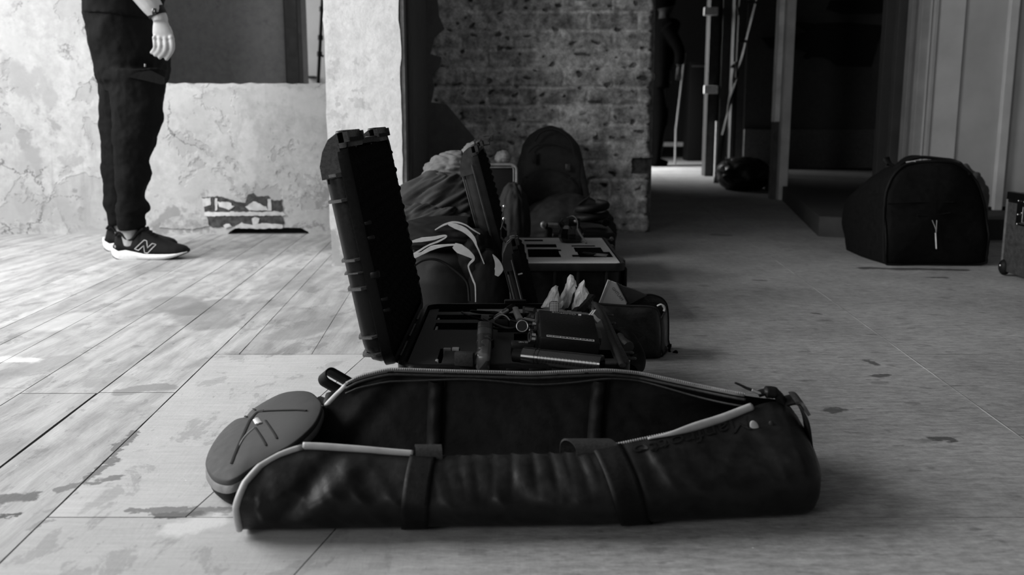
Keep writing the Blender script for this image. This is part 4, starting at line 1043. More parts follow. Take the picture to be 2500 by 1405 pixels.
g = G(); g.cyl(P(1276, 763, z=.150), P(1281, 763, z=.150), .0112, seg=20); g.cyl(P(1306, 797, z=.15), P(1309, 797, z=.15), .0126, seg=20); g.obj('clamp_collar', MPLAG, cl, smooth=40)
g = G(); g.tube(spline([P(1258, 752, z=.16), P(1262, 766, z=.152), P(1270, 782, z=.146)], 6), [.0055] * 4 + [.0065] * 5 + [.007] * 4, 12, flat=.6); g.obj('thumb_lever', M_('grey_lever', .22, .5), cl, smooth=60)
bt = thing('battery_grip', 'square black block with white tree-like logo, left of the carbon tube', 'battery', tuple(P(1275, 850, z=FZ)))
g = G(); q = P(1276, 836, z=.140); g.box((q.x - .019, q.y - .014, FZ + .0005), (q.x + .019, q.y + .016, .140), .002); g.obj('casing', MDEV, bt, smooth=40)
g = G(); q = q + V((0, -.002, .0006))
for t in range(7):
    a_ = math.radians(-150 + t * 50 - 90); g.tube([q, q + V((-.002 + .005 * math.cos(a_), .005 * math.sin(a_), 0))], .00035, 4)
g.text('CGC', .006, Matrix.Translation(q + V((.0062, 0, 0))) @ Matrix.Rotation(math.radians(90), 4, 'Z'), .0001); g.obj('logo', MGRAYP, bt, smooth=0)
# crumpled clear bags with dark slabs inside
bwm = NT('crumpled_plastic'); bp = bwm.pos((1, 1, 1), obj=True); n_ = bwm.noise(bwm.pos((3, 3, .8), obj=True), 70, 6, .75, .6)
bwm.set(bwm.lin(n_, .3, .60, .5, .95), .3, .6, coat=.5); bwm.bump(n_, .9, .004)
def crumple(px_out, Ya, thick, zoff=0, seed=0):
    f0 = [P(x, y, Y=Ya) for x, y in px_out]; n = len(f0); c = sum(f0, V()) / n
    g = G(); rings = []
    for k, dy in ((.05, -thick * .55), (.72, -thick * .55), (.94, -thick * .35), (1.03, 0), (.9, thick * .4), (.05, thick * .5)):
        rings.append([c + (p - c) * k + V((0, dy, 0)) for p in f0])
    R = []
    for r_ in rings:
        o_ = []
        for i in range(n):
            a = r_[i]; b = r_[(i + 1) % n]
            for j in range(6):
                q = a.lerp(b, j / 6); q = q + V((noise.noise(q * 90 + V((seed, 0, 0))), noise.noise(q * 90 + V((seed, 5, 0))), noise.noise(q * 90 + V((seed, 9, 0))))) * .0035
                o_.append(q)
        R.append(o_)
    g.loft(R); return g
BG = 'plastic-wrapped batteries in the front case'
specs = [('crumpled clear bag with perforated grey pack, leftmost behind the monitor', [(1320, 752), (1332, 735), (1346, 710), (1356, 697), (1362, 700), (1365, 725), (1368, 754), (1345, 756)], 1.70, .030),
         ('tallest crumpled white plastic bag, behind the middle of the monitor', [(1366, 754), (1370, 725), (1384, 690), (1392, 674), (1400, 676), (1402, 682), (1408, 700), (1398, 728), (1384, 757)], 1.74, .030),
         ('crumpled white plastic bag with pointed top, right of the tallest one', [(1395, 757), (1404, 720), (1414, 695), (1424, 683), (1428, 700), (1438, 716), (1430, 728), (1412, 758)], 1.72, .028)]
for k, (lb, ol, Ya, th) in enumerate(specs):
    t_ = thing('wrapped_battery', lb, 'battery', tuple(P(ol[0][0] + 20, 760, Y=Ya) * 1), group=BG)
    ol2 = list(ol)
    g = crumple(ol2, Ya, th, 0, k * 7); g.obj('plastic_bag', bwm.m, t_, smooth=40)
    if k == 0:
        mm = NT('perforated_pack'); q = mm.pos(obj=True); gr = mm.ma('MULTIPLY', mm.step(mm.wave(q, 110, 0, 0, 1, 'X'), .3, .5), mm.step(mm.wave(q, 110, 0, 0, 1, 'Z'), .3, .5)); mm.set(mm.mix(gr, .45, .02), .6)
        g = G(); a = P(1340, 757, Y=1.68); b = P(1366, 735, Y=1.68); g.box((a.x, 1.674, a.z - .02), (b.x, 1.682, b.z), .006); g.obj('perforated_label', mm.m, t_, smooth=40)
    else:
        c4 = [(1402, 700), (1407, 703), (1392, 757), (1378, 757)] if k == 1 else [(1436, 718), (1440, 722), (1412, 760), (1394, 760)]
        g = G(); f0 = [P(x, y, Y=Ya - .012) for x, y in c4]; g.loft([f0, [p + V((.01, -.006, 0)) for p in f0]]); g.obj('battery_body', MGLOSS, t_, smooth=30)
t_ = thing('wrapped_battery', 'dark shiny pack in clear plastic, rightmost behind the monitor', 'battery', tuple(P(1440, 765, Y=1.73)), group=BG)
g = crumple([(1418, 762), (1428, 735), (1440, 722), (1447, 735), (1449, 755), (1446, 768)], 1.73, .026, 0, 33)
mm = NT('dark_cling'); nn = mm.noise(mm.pos((3, 3, .8), obj=True), 60, 6, .75); mm.set(mm.lin(nn, .45, .75, .015, .45), .2, .6); mm.bump(nn, .8, .003); g.obj('plastic_bag', mm.m, t_, smooth=40)
g = G(); mm = NT('striped_label'); wv = mm.step(mm.wave(mm.pos((1, 1, 1), (0, .5, .5), obj=True), 75, 1.2, 1, 2, 'X'), .25, .45); mm.set(mm.mix(wv, .08, .75), .4)
cs = [P(1444, 770, z=.165), P(1458, 755, z=.172), P(1472, 778, z=.155), P(1456, 793, z=.147)]
pbox(g, cs, .010, .002); o = g.obj('data_card_sleeve', mm.m, smooth=30); tag(o, 'white sleeve with a fine striped label leaning on the monitor corner', 'sleeve')
# ================================================================ BLACK POUCH BEHIND THE CASE, RIGHT
pch = thing('zip_pouch', 'black zipped pouch standing open with a card and folder inside, right of the front case', 'pouch', (.25, 2.0, 0))
MPCH = M_('pouch_nylon', .009, .36, .4, kind='fabric', amp=.3, bump=.9)
fr = [P(1462, 745, Y=1.965), P(1530, 750, Y=1.965), P(1585, 752, Y=1.965), P(1606, 762, Y=1.965), P(1613, 800, Y=1.965), P(1612, 862, Y=1.965), P(1604, 880, Y=1.968), P(1580, 882, Y=1.968), P(1462, 882, Y=1.968)]
fr = spline(fr, 4)[:-1] + [fr[-1]]
cF = sum(fr, V()) / len(fr)
g = G(); N_ = 22
def fr2(k, dy, n_=0):
    out = []
    for p in fr:
        q = cF + (p - cF) * k; q.y += dy - n_ * (.004 + .008 * noise.noise(q * 22) + .004 * (1 - 2 * abs(noise.noise(q * 40)))); q.z = max(q.z, .001); out.append(q)
    return out
g.loft([fr2(.02, -.012, 1), fr2(.3, -.012, 1), fr2(.6, -.010, 1), fr2(.8, -.007, 1), fr2(.93, -.003, .5), fr2(1, 0), fr2(1, .008), fr2(.9, .010)], True, True)
g.obj('front_panel', MPCH, pch, smooth=180)
bk = spline([P(1462, 735, Y=2.06), P(1530, 738, Y=2.06), P(1575, 722, Y=2.06), P(1600, 724, Y=2.06), P(1620, 735, Y=2.06), P(1629, 760, Y=2.06), P(1630, 830, Y=2.06), P(1624, 862, Y=2.06), P(1470, 862, Y=2.06)], 4)
bk = [V((p.x, p.y, max(p.z, .001))) for p in bk]; fr_b = [V((p.x, p.y, max(p.z, .001))) for p in spline([P(1462, 745, Y=1.972), P(1530, 750, Y=1.972), P(1575, 751, Y=1.972), P(1590, 753, Y=1.972), P(1606, 765, Y=1.972), P(1613, 790, Y=1.972), P(1613, 840, Y=1.972), P(1606, 876, Y=1.972), P(1470, 882, Y=1.972)], 4)]
g = G(); g.loft([bk, [p + V((0, -.006, 0)) for p in bk]], True, True); g.obj('back_panel', MPCH, pch, smooth=40)
g = G(); k0 = 19; g.loft([fr_b[k0:], bk[k0:]], False, False, False); o = g.obj('side_gusset', MPCH, pch, smooth=180); mod(o, 'SOLIDIFY', thickness=.003, offset=0)
g = G(); g.tube([p + V((0, -.003, .001)) for p in bk[6:]], .0028, 8); g.obj('back_zip', MWEB, pch, smooth=60)
g = G(); g.tube([p + V((0, .004, .001)) for p in fr[:26]], .0030, 8); g.obj('front_zip', MWEBG, pch, smooth=60)
g = G(); g.ribbon(spline([P(1485, 826, Y=1.95), P(1500, 818, Y=1.945), P(1512, 812, Y=1.943), P(1526, 806, Y=1.945)], 4), V((.001, 0, .011)), .003); g.obj('side_tab', MWEBG, pch, smooth=60)
g = G(); g.tube(spline([P(1630, 848, Y=2.02), P(1637, 842, Y=2.02), P(1634, 856, Y=2.02), P(1640, 864, Y=2.02), P(1650, 858, Y=2.01), P(1652, 864, Y=2.01), P(1642, 868, Y=2.01)], 5), .0026, 8); zc_ = g.obj('zip_cord', MRUB, pch, smooth=60)
g = G(); g.tube(spline([P(1604, 748, Y=2.03), P(1614, 744, Y=2.03), P(1622, 752, Y=2.03), P(1621, 760, Y=2.03)], 4), [.004] * 6 + [.006] * 7, 8, flat=.5); g.obj('care_label', M_('cloth_label', .5, .8), pch, smooth=40)
# card box standing in the pouch
Yc = 2.02
cardp = [(1469, 741), (1489, 686), (1503, 691), (1529, 742), (1520, 752), (1469, 752)]
card = thing('card_box', 'pale grey triangular card box corner with dark capital letters, standing in the black pouch', 'box', tuple(P(1500, 760, Y=Yc)))
g = G(); f0 = [P(x, y, Y=Yc) for x, y in [(1469, 742), (1491, 687), (1503, 692), (1529, 741), (1524, 756), (1468, 756)]]
g.loft([f0, [p + V((.003, .012, -.001)) for p in f0]]); cbo = g.obj('card_face', M_('card_grey', .46, .6, .3, amp=.04, scale=200, bump=.05), card, smooth=0)
g = G(); f1 = [P(x, y, Y=Yc - .0008) for x, y in [(1463, 742), (1485, 685), (1491, 687), (1469, 743)]]; g.loft([f1, [p + V((0, .012, 0)) for p in f1]]); g.obj('card_spine', M_('card_spine_grey', .33, .6), card, smooth=0)
a = P(1497, 700, Y=Yc - .0012); b = P(1527, 738, Y=Yc - .0012); xd = (b - a).normalized(); nd = V((0, -1, 0)); yd = nd.cross(xd)
MT = Matrix(((xd.x, yd.x, nd.x, a.x), (xd.y, yd.y, nd.y, a.y), (xd.z, yd.z, nd.z, a.z), (0, 0, 0, 1)))
g = G(); g.M = MT; g.text('GHTLAM', .0088, Matrix.Translation((.001, -.0025, 0)), .0001, 'LEFT'); g.obj('lettering', M_('grey_ink', .10, .6), cbo, smooth=0)
fold = thing('dark_folder', 'dark grey folder slanting out of the black pouch behind the card box', 'folder', tuple(P(1540, 760, Y=2.04)))
g = G(); f0 = [P(x, y, Y=2.035) for x, y in [(1503, 690), (1516, 698), (1548, 708), (1578, 722), (1530, 748), (1520, 752)]]; g.loft([f0, [p + V((.002, .008, 0)) for p in f0]]); g.obj('folder_cover', M_('folder_cover', .022, .6), fold, smooth=0)

# ================================================================ GREY-FOAM CASE, FURTHER BACK
c2 = thing('hard_case', 'open black hard case with light grey foam insert, second case behind the tripod bag', 'case', (.13, 2.56, 0))
A0, A1, B0, B1, Z2 = -.012, .276, 2.30, 2.83, .150
def h2(xa, ya, xb, yb_, d=.03):
    a = P(xa, ya, z=Z2 - .002); b = P(xb, yb_, z=Z2 - .002); return (max(A0 + .02, min(a.x, b.x)), max(a.x, b.x), min(a.y, b.y), max(a.y, b.y), d)
H2 = [h2(1280, 590, 1325, 586, .012), h2(1285, 605, 1357, 597), h2(1290, 629, 1362, 609), h2(1362, 629, 1368, 622), h2(1362, 614, 1369, 610), h2(1405, 616, 1466, 605), h2(1415, 629, 1488, 616), h2(1398, 628, 1415, 623), h2(1396, 603, 1452, 600, .01), h2(1380, 594, 1420, 592, .01)]
sh2, lid2, MX2, _ = hard_case(c2, A0, A1, B0, B1, Z2, .285, .050, 14.5, [], MPLA, MFOAMG, H2, foam_drop=.0015, mat=M_('worn_case_plastic', .012, .42, .25, amp=.3, scale=60, bump=.2, dist=.0005), foam_noise=1)
shoulder(MX2, .285, .050, B0 + .004, B0 + .12, M_('edge_plastic', .035, .4, .5), lid2)
shoulder(MX2, .285, .050, B1 - .14, B1 - .004, M_('edge_plastic', .035, .4, .5), lid2)
def open_latch(MXm, L, y, par, k=1):
    g = G(); g.M = MXm; wv = V((0, .034, 0))
    g.ribbon([V((L + .006, y, .006)), V((L + .020, y, .0)), V((L + .024, y, -.016)), V((L + .020, y, -.034)), V((L + .028, y, -.046))], wv, .003)
    g.tube([V((L + .020, y - .015, .0)), V((L + .022, y + .015, 0))], .003, 8); g.tube([V((L + .006, y, -.018)), V((L + .004, y, -.032)), V((L + .018, y, -.036))], .0022, 6)
    g.obj('open_latch', MRIB, par, smooth=40)
open_latch(MX2, .285, B0 + .06, lid2); open_latch(MX2, .285, B1 - .07, lid2)
g = G()
g.cyl((A1 - .004, B0 + .055, .035), (A1 + .012, B0 + .055, .035), .035, seg=24); g.obj('wheel', MRUB, c2, smooth=40)
g = G(); g.box((A1 - .004, B0 + .02, .085), (A1 + .006, B0 + .12, Z2 - .012), .006, 3); g.obj('side_bumper', MPLA, c2, smooth=40)
for yy in (B0 + .10, B0 + .36):
    g = G(); g.box((A1 - .002, yy, Z2 - .03), (A1 + .010, yy + .05, Z2 - .006), .002); g.obj('latch_seat', MPLAG, c2, smooth=30)
g = G(); g.cyl((A0 + .1, B0 - .003, .05), (A1 - .06, B0 - .003, .05), .004, seg=10); g.obj('front_bar', MPLAG, c2, smooth=40)
# gear lying in and on the grey foam
gr = thing('handheld_grip', 'small grip with bright metal edge lying in the grey foam', 'grip', tuple(P(1450, 622, z=Z2 - .03)))
g = G(); a = P(1425, 619, z=Z2 - .008); b = P(1452, 624, z=Z2 - .006); g.tube([a, a.lerp(b, .5), b], [.006, .008, .008], 12, flat=.7); g.obj('grip_body', MDEV, gr, smooth=60)
g = G(); a = P(1450, 623, z=Z2 - .006); b = P(1484, 626, z=Z2 - .006); g.tube([a, b], .009, 4, flat=.6); g.obj('metal_end', M_('satin_alloy', .25, .4, .5, .7), gr, smooth=20)
bl = thing('ball_lens', 'rounded shiny black lens housing with a thin pale cable, standing on the grey foam', 'lens', tuple(P(1398, 590, z=Z2)))
g = G(); q = P(1394, 567, Y=2.72); Mb = Matrix.Translation((q.x, q.y, Z2 + .001)) 
g.M = Mb; g.lathe([(.001, 0), (.030, 0), (.035, .010), (.036, .024), (.030, .038), (.024, .046), (.001, .048)], seg=10); g.obj('lens_body', MGLOSS, bl, smooth=12)
g = G(); g.M = Mb; g.box((-.008, -.012, .044), (.026, .012, .066), .004); g.obj('mount_block', MDEV, bl, smooth=30)
g = G(); g.M = Mb; g.ell((.012, -.012, .058), (.007, .004, .005), 8); g.obj('chrome_knob', MSTEEL, bl, smooth=60)
g = G(); g.tube(spline([P(1384, 532, Y=2.70), P(1396, 528, Y=2.68), P(1405, 532, Y=2.66), P(1410, 545, Y=2.65), P(1410, 560, Y=2.64), P(1418, 575, Y=2.62), P(1425, 585, Y=2.60), P(1431, 594, Y=2.585)], 6), [.0016] * 24 + [.0028] * 19, 8); g.obj('pale_cable', M_('cable_grey', .20, .45), bl, smooth=60)
g = G(); g.M = Mb; g.tube([V((-.02, 0, .04)), V((-.03, -.004, .056)), V((-.024, 0, .064))], .004, 8); g.obj('side_lever', MPLAG, bl, smooth=60)

# ================================================================ SMALL SHALLOW CASE BEHIND THE FRONT CASE
c3 = thing('hard_case', 'small shallow black case whose lid stands upright, between the front case and the grey-foam case', 'case', (.11, 2.09, 0))
sh3, lid3, MX3, _ = hard_case(c3, .058, .172, 1.955, 2.23, .062, .192, .040, 14.0, [], MPLA, MFOAM, (), foam_drop=.004)
shoulder(MX3, .192, .040, 1.957, 2.00, M_('edge_plastic', .035), lid3)
g = G(); g.M = MX3
g.ribbon([V((.198, 1.975, .022)), V((.210, 1.975, .030)), V((.226, 1.975, .026)), V((.245, 1.975, .014))], V((0, .02, 0)), .002); g.obj('open_latch', MPLAG, lid3, smooth=40)
g = G(); g.M = MX3
g.ribbon([V((.198, 2.19, .022)), V((.212, 2.19, .030)), V((.232, 2.19, .024)), V((.250, 2.19, .014))], V((0, .02, 0)), .002); g.obj('open_latch', MPLAG, lid3, smooth=40)
for yy, a in ((1.975, .246), (2.19, .252)):
    g = G(); g.M = MX3; g.ell((a, yy, .014), (.004, .004, .004), 8); g.obj('latch_rivet', MSTEEL, lid3, smooth=60)
for a in (.128, .052):
    g = G(); g.M = MX3; g.box((a, 1.953, .004), (a + .003, 1.957, .014), .001); g.obj('rivet_mark', MWHITE, lid3, smooth=30)

# ================================================================ DARK BOX BEHIND THE GREY-FOAM CASE
db = thing('equipment_box', 'low dark equipment box with wire tray behind the grey-foam case', 'box', (.24, 3.08, 0))
g = G(); g.box((.12, 2.93, .001), (.318, 3.25, .150), .01, 3); g.obj('box_body', MPLA, db, smooth=40)
g = G()
for k in range(5): g.cyl((.14, 2.925, .05 + k * .02), (.312, 2.925, .05 + k * .02), .0022, seg=6)
g.obj('wire_grille', MPLAG, db, smooth=60)
g = G(); g.cyl((.305, 2.924, .132), (.305, 2.930, .132), .006, seg=12); g.obj('rivet', M_('dull_metal', .2, .5, .5, .6), db, smooth=40)
co = thing('coiled_hose', 'thick black coiled cable lying on the low dark box', 'cable', (.24, 3.05, .151))
g = G(); g.tube([V((.255 + .045 * math.cos(t * .35), 3.06 + .05 * math.sin(t * .35), .166 + .0016 * t)) for t in range(40)], .012, 8); g.obj('cable_coil', MRUB, co, smooth=60)
mt = thing('clamp_arm', 'short bright metal arm lying behind the ball lens', 'clamp', (.11, 3.0, 0))
g = G(); a = P(1338, 549, Y=2.90); b = P(1362, 551, Y=2.90); g.tube([a, b], .0075, 12); g.obj('alloy_arm', M_('satin_alloy', .25), mt, smooth=60)
g = G(); g.ell(P(1327, 549, Y=2.9), (.010, .01, .011), 10); g.obj('alloy_knob', M_('satin_alloy', .25), mt, smooth=60)
g = G(); g.tube([P(1330, 549, Y=2.91), P(1340, 560, Y=2.91), V((.10, 2.91, .004))], [.008, .012, .018], 10); g.tube([P(1366, 549, Y=2.9), P(1376, 545, Y=2.9)], .011, 10); g.obj('arm_base', MRUB, mt, smooth=60)

# ================================================================ BAG WITH JACKETS PILED ON IT, LEFT
def drape(g, c, r, amp, f, n=60, stretch=(1, 1, 1), rot=0, seed=0, flat=0., lim=False):
    c = V(c); Mr = Matrix.Rotation(rot, 3, 'Y')
    def fn(u, v):
        a = 2 * math.pi * u; b = math.pi * (v - .5)
        d = V((math.cos(a) * math.cos(b), math.sin(a) * math.cos(b), math.sin(b)))
        q = Mr @ d; q = V((q.x * stretch[0], q.y * stretch[1], q.z * stretch[2])) + V((seed, seed * .3, 0))
        w1 = noise.noise(q * f * .4) ; rd = 1 - abs(noise.noise(q * f + V((w1, w1, 0)) * 1.5)) * 2; rd2 = 1 - abs(noise.noise(q * f * 2.3 + V((5, w1, 0)))) * 2
        k = 1 + w1 * amp * 1.2 + (1 - abs(rd)) * amp * .9 + rd2 * amp * .16
        p = V((d.x * r[0], d.y * r[1], d.z * r[2])) * k + c
        p.z = max(p.z, .002 + flat)
        if lim and 2.27 < p.y < 2.86: p.x = min(p.x, -.078 - .262 * max(0, p.z - .15))
        return p
    return g.grid(fn, n * 2, n)
sb = thing('soft_bag', 'dark rounded soft bag with a seam on top, left behind the open front case', 'bag', (-.16, 2.42, 0))
MSB = M_('dark_canvas', .012, .75, .1, kind='fabric', amp=.2, bump=.3)
g = G()
def sbf(u, v):
    a = 2 * math.pi * u; d = V((math.cos(a), math.sin(a))); k = max(abs(d.x), abs(d.y)) ** .45
    prof = interp([(0, .0, .98), (.06, .0, 1.0), (.3, .06, 1.04), (.55, .12, 1.02), (.72, .160, .93), (.84, .180, .78), (.93, .190, .5), (1, .194, .0)], v)
    return V((-.165 + .098 * d.x / k * prof[1] * 1.0, 2.42 + .22 * d.y / k * prof[1], max(.002, prof[0] + .004 * noise.noise(V((d.x * 3, d.y * 3, v * 6))))))
g.grid(sbf, 72, 40, True); sbo = g.obj('bag_body', MSB, sb, smooth=180)
g = G(); g.tube(spline([P(1010, 650, Y=2.20), P(1030, 637, Y=2.20), P(1055, 633, Y=2.20), P(1080, 640, Y=2.20), P(1110, 660, Y=2.195), P(1140, 690, Y=2.19), P(1146, 735, Y=2.185)], 6), .0032, 8); g.obj('top_seam', MRUB, sb, smooth=60)
jk = thing('jacket', 'heap of mid grey jackets and hoods bunched on top of the soft bag', 'jacket', (-.17, 2.66, .2))
MJ1 = M_('grey_jacket_cloth', .034, .85, .1, kind='fabric', amp=.15, bump=.3); MJ2 = M_('pale_jacket_cloth', .10, .9, .2, kind='fabric', amp=.12, bump=.2)
g = G(); drape(g, (-.185, 2.66, .235), (.155, .17, .105), .13, 2.2, 90, (.45, .45, 3.2), .75, 3, 0, True); g.obj('jacket_body', MJ1, jk, smooth=180)
g = G(); drape(g, (-.215, 2.50, .215), (.11, .10, .055), .16, 2.0, 70, (.45, .45, 3.4), .85, 8, 0, True); g.obj('jacket_sleeve', MJ1, jk, smooth=180)
j2 = thing('jacket', 'pale grey fleece crumpled at the top of the jacket heap', 'jacket', (-.165, 2.78, .32))
g = G(); drape(g, (-.165, 2.80, .340), (.085, .09, .058), .13, 2.2, 80, (1, 1, 1.6), 0, 15, 0, True); drape(g, (-.115, 2.90, .385), (.038, .045, .04), .10, 2.0, 40, (1, 1, 1), 0, 19); g.obj('fleece_body', MJ2, j2, smooth=180)
g = G(); g.tube(spline([P(1052, 432, Y=2.66), P(1062, 426, Y=2.65), P(1080, 428, Y=2.64), P(1095, 440, Y=2.64)], 5), [.004] * 8 + [.008] * 8, 8); g.obj('hood_edge', MJ1, j2, smooth=60)
dj = thing('striped_jacket', 'black jacket with white edged straps draped over the dark soft bag', 'jacket', (-.14, 2.34, .19))
g = G(); drape(g, (-.155, 2.36, .215), (.135, .13, .042), .06, 1.8, 70, (1, 1, 1.5), .3, 27, 0, True); drape(g, (-.085, 2.30, .155), (.055, .09, .085), .07, 1.8, 50, (1, 1, 1), .3, 31, 0, True)
drape(g, (-.056, 2.225, .085), (.05, .035, .11), .05, 1.8, 40, (1, 1, 1), .3, 36, 0, True)
g.obj('jacket_cloth', M_('black_jacket_cloth', .007, .8, .05, kind='fabric', amp=.2), dj, smooth=180)
def tape(pts, Y, w0, mat=None, name='white_edging'):
    pp = [P(x, y, Y=(Y if not isinstance(Y, (list, tuple)) else lerp(Y[0], Y[1], i / (len(pts) - 1)))) for i, (x, y) in enumerate(pts)]
    n0 = len(pp); pp = spline(pp, 6); n = len(pp); ws = w0 if isinstance(w0, (list, tuple)) else [w0] * n0
    rings = []
    for i, p in enumerate(pp):
        d = pp[min(i + 1, n - 1)] - pp[max(i - 1, 0)]; nv = V((-d.z, 0, d.x)).normalized()
        t = i / (n - 1) * (n0 - 1); k = min(int(t), n0 - 2); wd = lerp(ws[k], ws[k + 1], t - k) / 2
        rings.append([p - nv * wd, p - nv * wd + V((0, .003, 0)), p + nv * wd + V((0, .003, 0)), p + nv * wd])
    g = G(); g.loft(rings); return g.obj(name, mat or MEDGE, dj, smooth=60)
MEDGE = M_('white_edging_tape', .42, .7, .3, amp=.1, scale=80)
Yt = 2.195
tape([(1000, 592), (1030, 586), (1060, 582), (1086, 576), (1088, 580), (1070, 590), (1045, 600), (1022, 614), (1008, 622)], Yt, [.002, .010, .008, .004, .003, .004, .003, .004, .003])
tape([(1062, 562), (1085, 549), (1110, 543), (1135, 549), (1155, 562), (1172, 572)], 2.24, [.002, .004, .004, .003, .003, .002])
tape([(1094, 548), (1112, 553), (1135, 563), (1155, 582), (1163, 600), (1170, 615), (1182, 645)], 2.20, [.003, .012, .012, .009, .004, .003, .002])
tape([(1008, 626), (1028, 620), (1055, 606), (1085, 600), (1112, 598)], 2.18, [.014, .006, .010, .005, .003])
tape([(1108, 600), (1122, 608), (1142, 619), (1156, 632), (1146, 645), (1144, 655), (1155, 685), (1160, 700), (1161, 738)], 2.15, [.012, .022, .016, .006, .004, .003, .004, .003, .002])
tape([(1203, 622), (1214, 640), (1218, 658), (1212, 674)], 2.14, [.001, .012, .020, .008])

# ================================================================ BACKPACK AND HEAP AGAINST THE BRICK WALL
bp_ = thing('backpack', 'dark grey backpack with curved zips leaning upright against the brick wall', 'backpack', (.17, 3.85, 0))
MBP = M_('backpack_fabric', .030, .8, .25, kind='fabric', amp=.25, bump=.4)
cx, Yb_ = P(1345, 400, Y=3.8).x, 3.82
prof = [(.10, .150), (.14, .150), (.20, .152), (.28, .148), (.34, .138), (.39, .118), (.43, .085), (.455, .045), (.466, .004)]
g = G()
def bpf(u, v):
    z = lerp(.03, .466, 1 - (1 - v) ** 1.4); hw = interp([(.03, .14)] + prof, z)[0]; a = 2 * math.pi * u; d = V((math.cos(a), math.sin(a))); k = max(abs(d.x), abs(d.y)) ** .35
    lean = (z) * .20; dep = .10 * min(1, hw / .12) + .004
    return V((cx + hw * d.x / k * .93 + .006 * noise.noise(V((u * 9, z * 14, 0))), Yb_ + lean * .5 + dep * d.y / k * .9 + .008 * noise.noise(V((u * 12, z * 18, 4))), z))
g.grid(bpf, 80, 60, True); bpo = g.obj('pack_body', MBP, bp_, smooth=180)
def bz(px, py, off): return P(px, py, Y=Yb_ - .085 + off)
g = G(); drape(g, (cx - .012, Yb_ - .065, .215), (.115, .055, .085), .05, 1.6, 50, (1, 1, 1.5), 0, 40); g.obj('front_pocket', MBP, bp_, smooth=180)
for nm, pts, r in (('zip_line', [(1290, 372), (1310, 356), (1345, 352), (1378, 360), (1392, 372)], .0035), ('zip_line', [(1282, 430), (1300, 445), (1335, 460), (1370, 452), (1398, 430)], .003), ('compression_strap', [(1275, 470), (1310, 484), (1350, 484), (1395, 468)], .006), ('haul_seam', [(1305, 345), (1318, 325), (1342, 316), (1368, 322), (1392, 345), (1402, 380)], .005)):
    g = G(); g.tube(spline([bz(x, y, .0) for x, y in pts], 6), r, 8); g.obj(nm, MWEBG, bp_, smooth=60)
g = G(); g.tube(spline([bz(1398, 350, .1), bz(1412, 380, .08), bz(1422, 430, .06), bz(1432, 480, .05), bz(1436, 520, .03)], 6), .018, 8, flat=.5); g.obj('shoulder_strap', MBP, bp_, smooth=60)
g = G(); g.box(bz(1380, 418, -.008), bz(1392, 400, .006), .002); g.obj('ladder_buckle', MPLAG, bp_, smooth=30)
g = G(); g.box(bz(1300, 400, -.008), bz(1308, 372, .006), .002); g.obj('zip_pull', MWEBG, bp_, smooth=30)
sf = thing('slumped_bag', 'slumped black camera bag with strap on the floor before the backpack', 'bag', (.19, 3.45, 0))
g = G(); drape(g, (.20, 3.50, .10), (.17, .14, .12), .08, 2.0, 60, (1, 1, 1.6), .2, 52); g.obj('bag_body', M_('black_canvas', .012, .8, .2, kind='fabric', amp=.3), sf, smooth=180)
g = G(); g.ribbon(spline([P(1398, 520, Y=3.38), P(1415, 500, Y=3.38), P(1432, 488, Y=3.4), P(1440, 474, Y=3.44)], 5), V((.008, 0, .018)), .003); g.obj('bag_strap', MWEBG, sf, smooth=60)
s2 = thing('black_glove_bundle', 'small rounded black pouch slumped beside the silver-rimmed case', 'pouch', (.0, 3.2, 0))
g = G(); drape(g, (.005, 3.2, .14), (.055, .07, .142), .08, 2.0, 50, (1, 1, .8), 0, 66); g.obj('pouch_body', M_('black_canvas', .012), s2, smooth=180)
sc = thing('silver_rimmed_case', 'upright thin black case with a rounded silver rim, left of the backpack', 'case', (-.06, 3.45, 0))
x0_, x1_ = P(1165, 430, Y=3.42).x, P(1261, 430, Y=3.42).x; zt_ = P(1230, 402, Y=3.42).z
g = G(); g.box((x0_ + .004, 3.425, .001), (x1_ - .004, 3.50, zt_ - .004), .014, 4); g.obj('case_panel', MDEV, sc, smooth=40)
rim = [V((x0_, 3.42, .02)), V((x0_, 3.42, zt_ - .02))] + [V((x0_ + .02 - .02 * math.cos(a * .3142), 3.42, zt_ - .02 + .02 * math.sin(a * .3142))) for a in range(1, 5)] + [V((x0_ + .02, 3.42, zt_)), V((x1_ - .02, 3.42, zt_))] + [V((x1_ - .02 + .02 * math.sin(a * .3142), 3.42, zt_ - .02 + .02 * math.cos(a * .3142))) for a in range(1, 5)] + [V((x1_, 3.42, zt_ - .02)), V((x1_, 3.42, .02))]
g = G(); g.tube(rim, .0052, 8); g.obj('silver_rim', M_('silver_rim', .22, .4, .5, .4), sc, smooth=60)
g = G(); g.tube([p + V((0, -.001, 0)) + (V((0, 0, -.010)) if 3 < i < 9 else V((0, 0, 0))) + (V((-.010, 0, 0)) if i > 8 else V((.010, 0, 0))) for i, p in enumerate(rim)], .003, 8); g.obj('inner_rim', M_('silver_rim', .22), sc, smooth=60)
pc = thing('crumpled_cloth', 'small crumpled pale cloth on top of the silver-rimmed case', 'cloth', (-.03, 3.46, zt_))
g = G(); drape(g, (P(1228, 385, Y=3.46).x, 3.46, zt_ + .022), (.028, .025, .023), .16, 1.6, 30, (1, 1, 1), 0, 70); g.obj('cloth_body', M_('pale_cloth', .22, .9), pc, smooth=180)
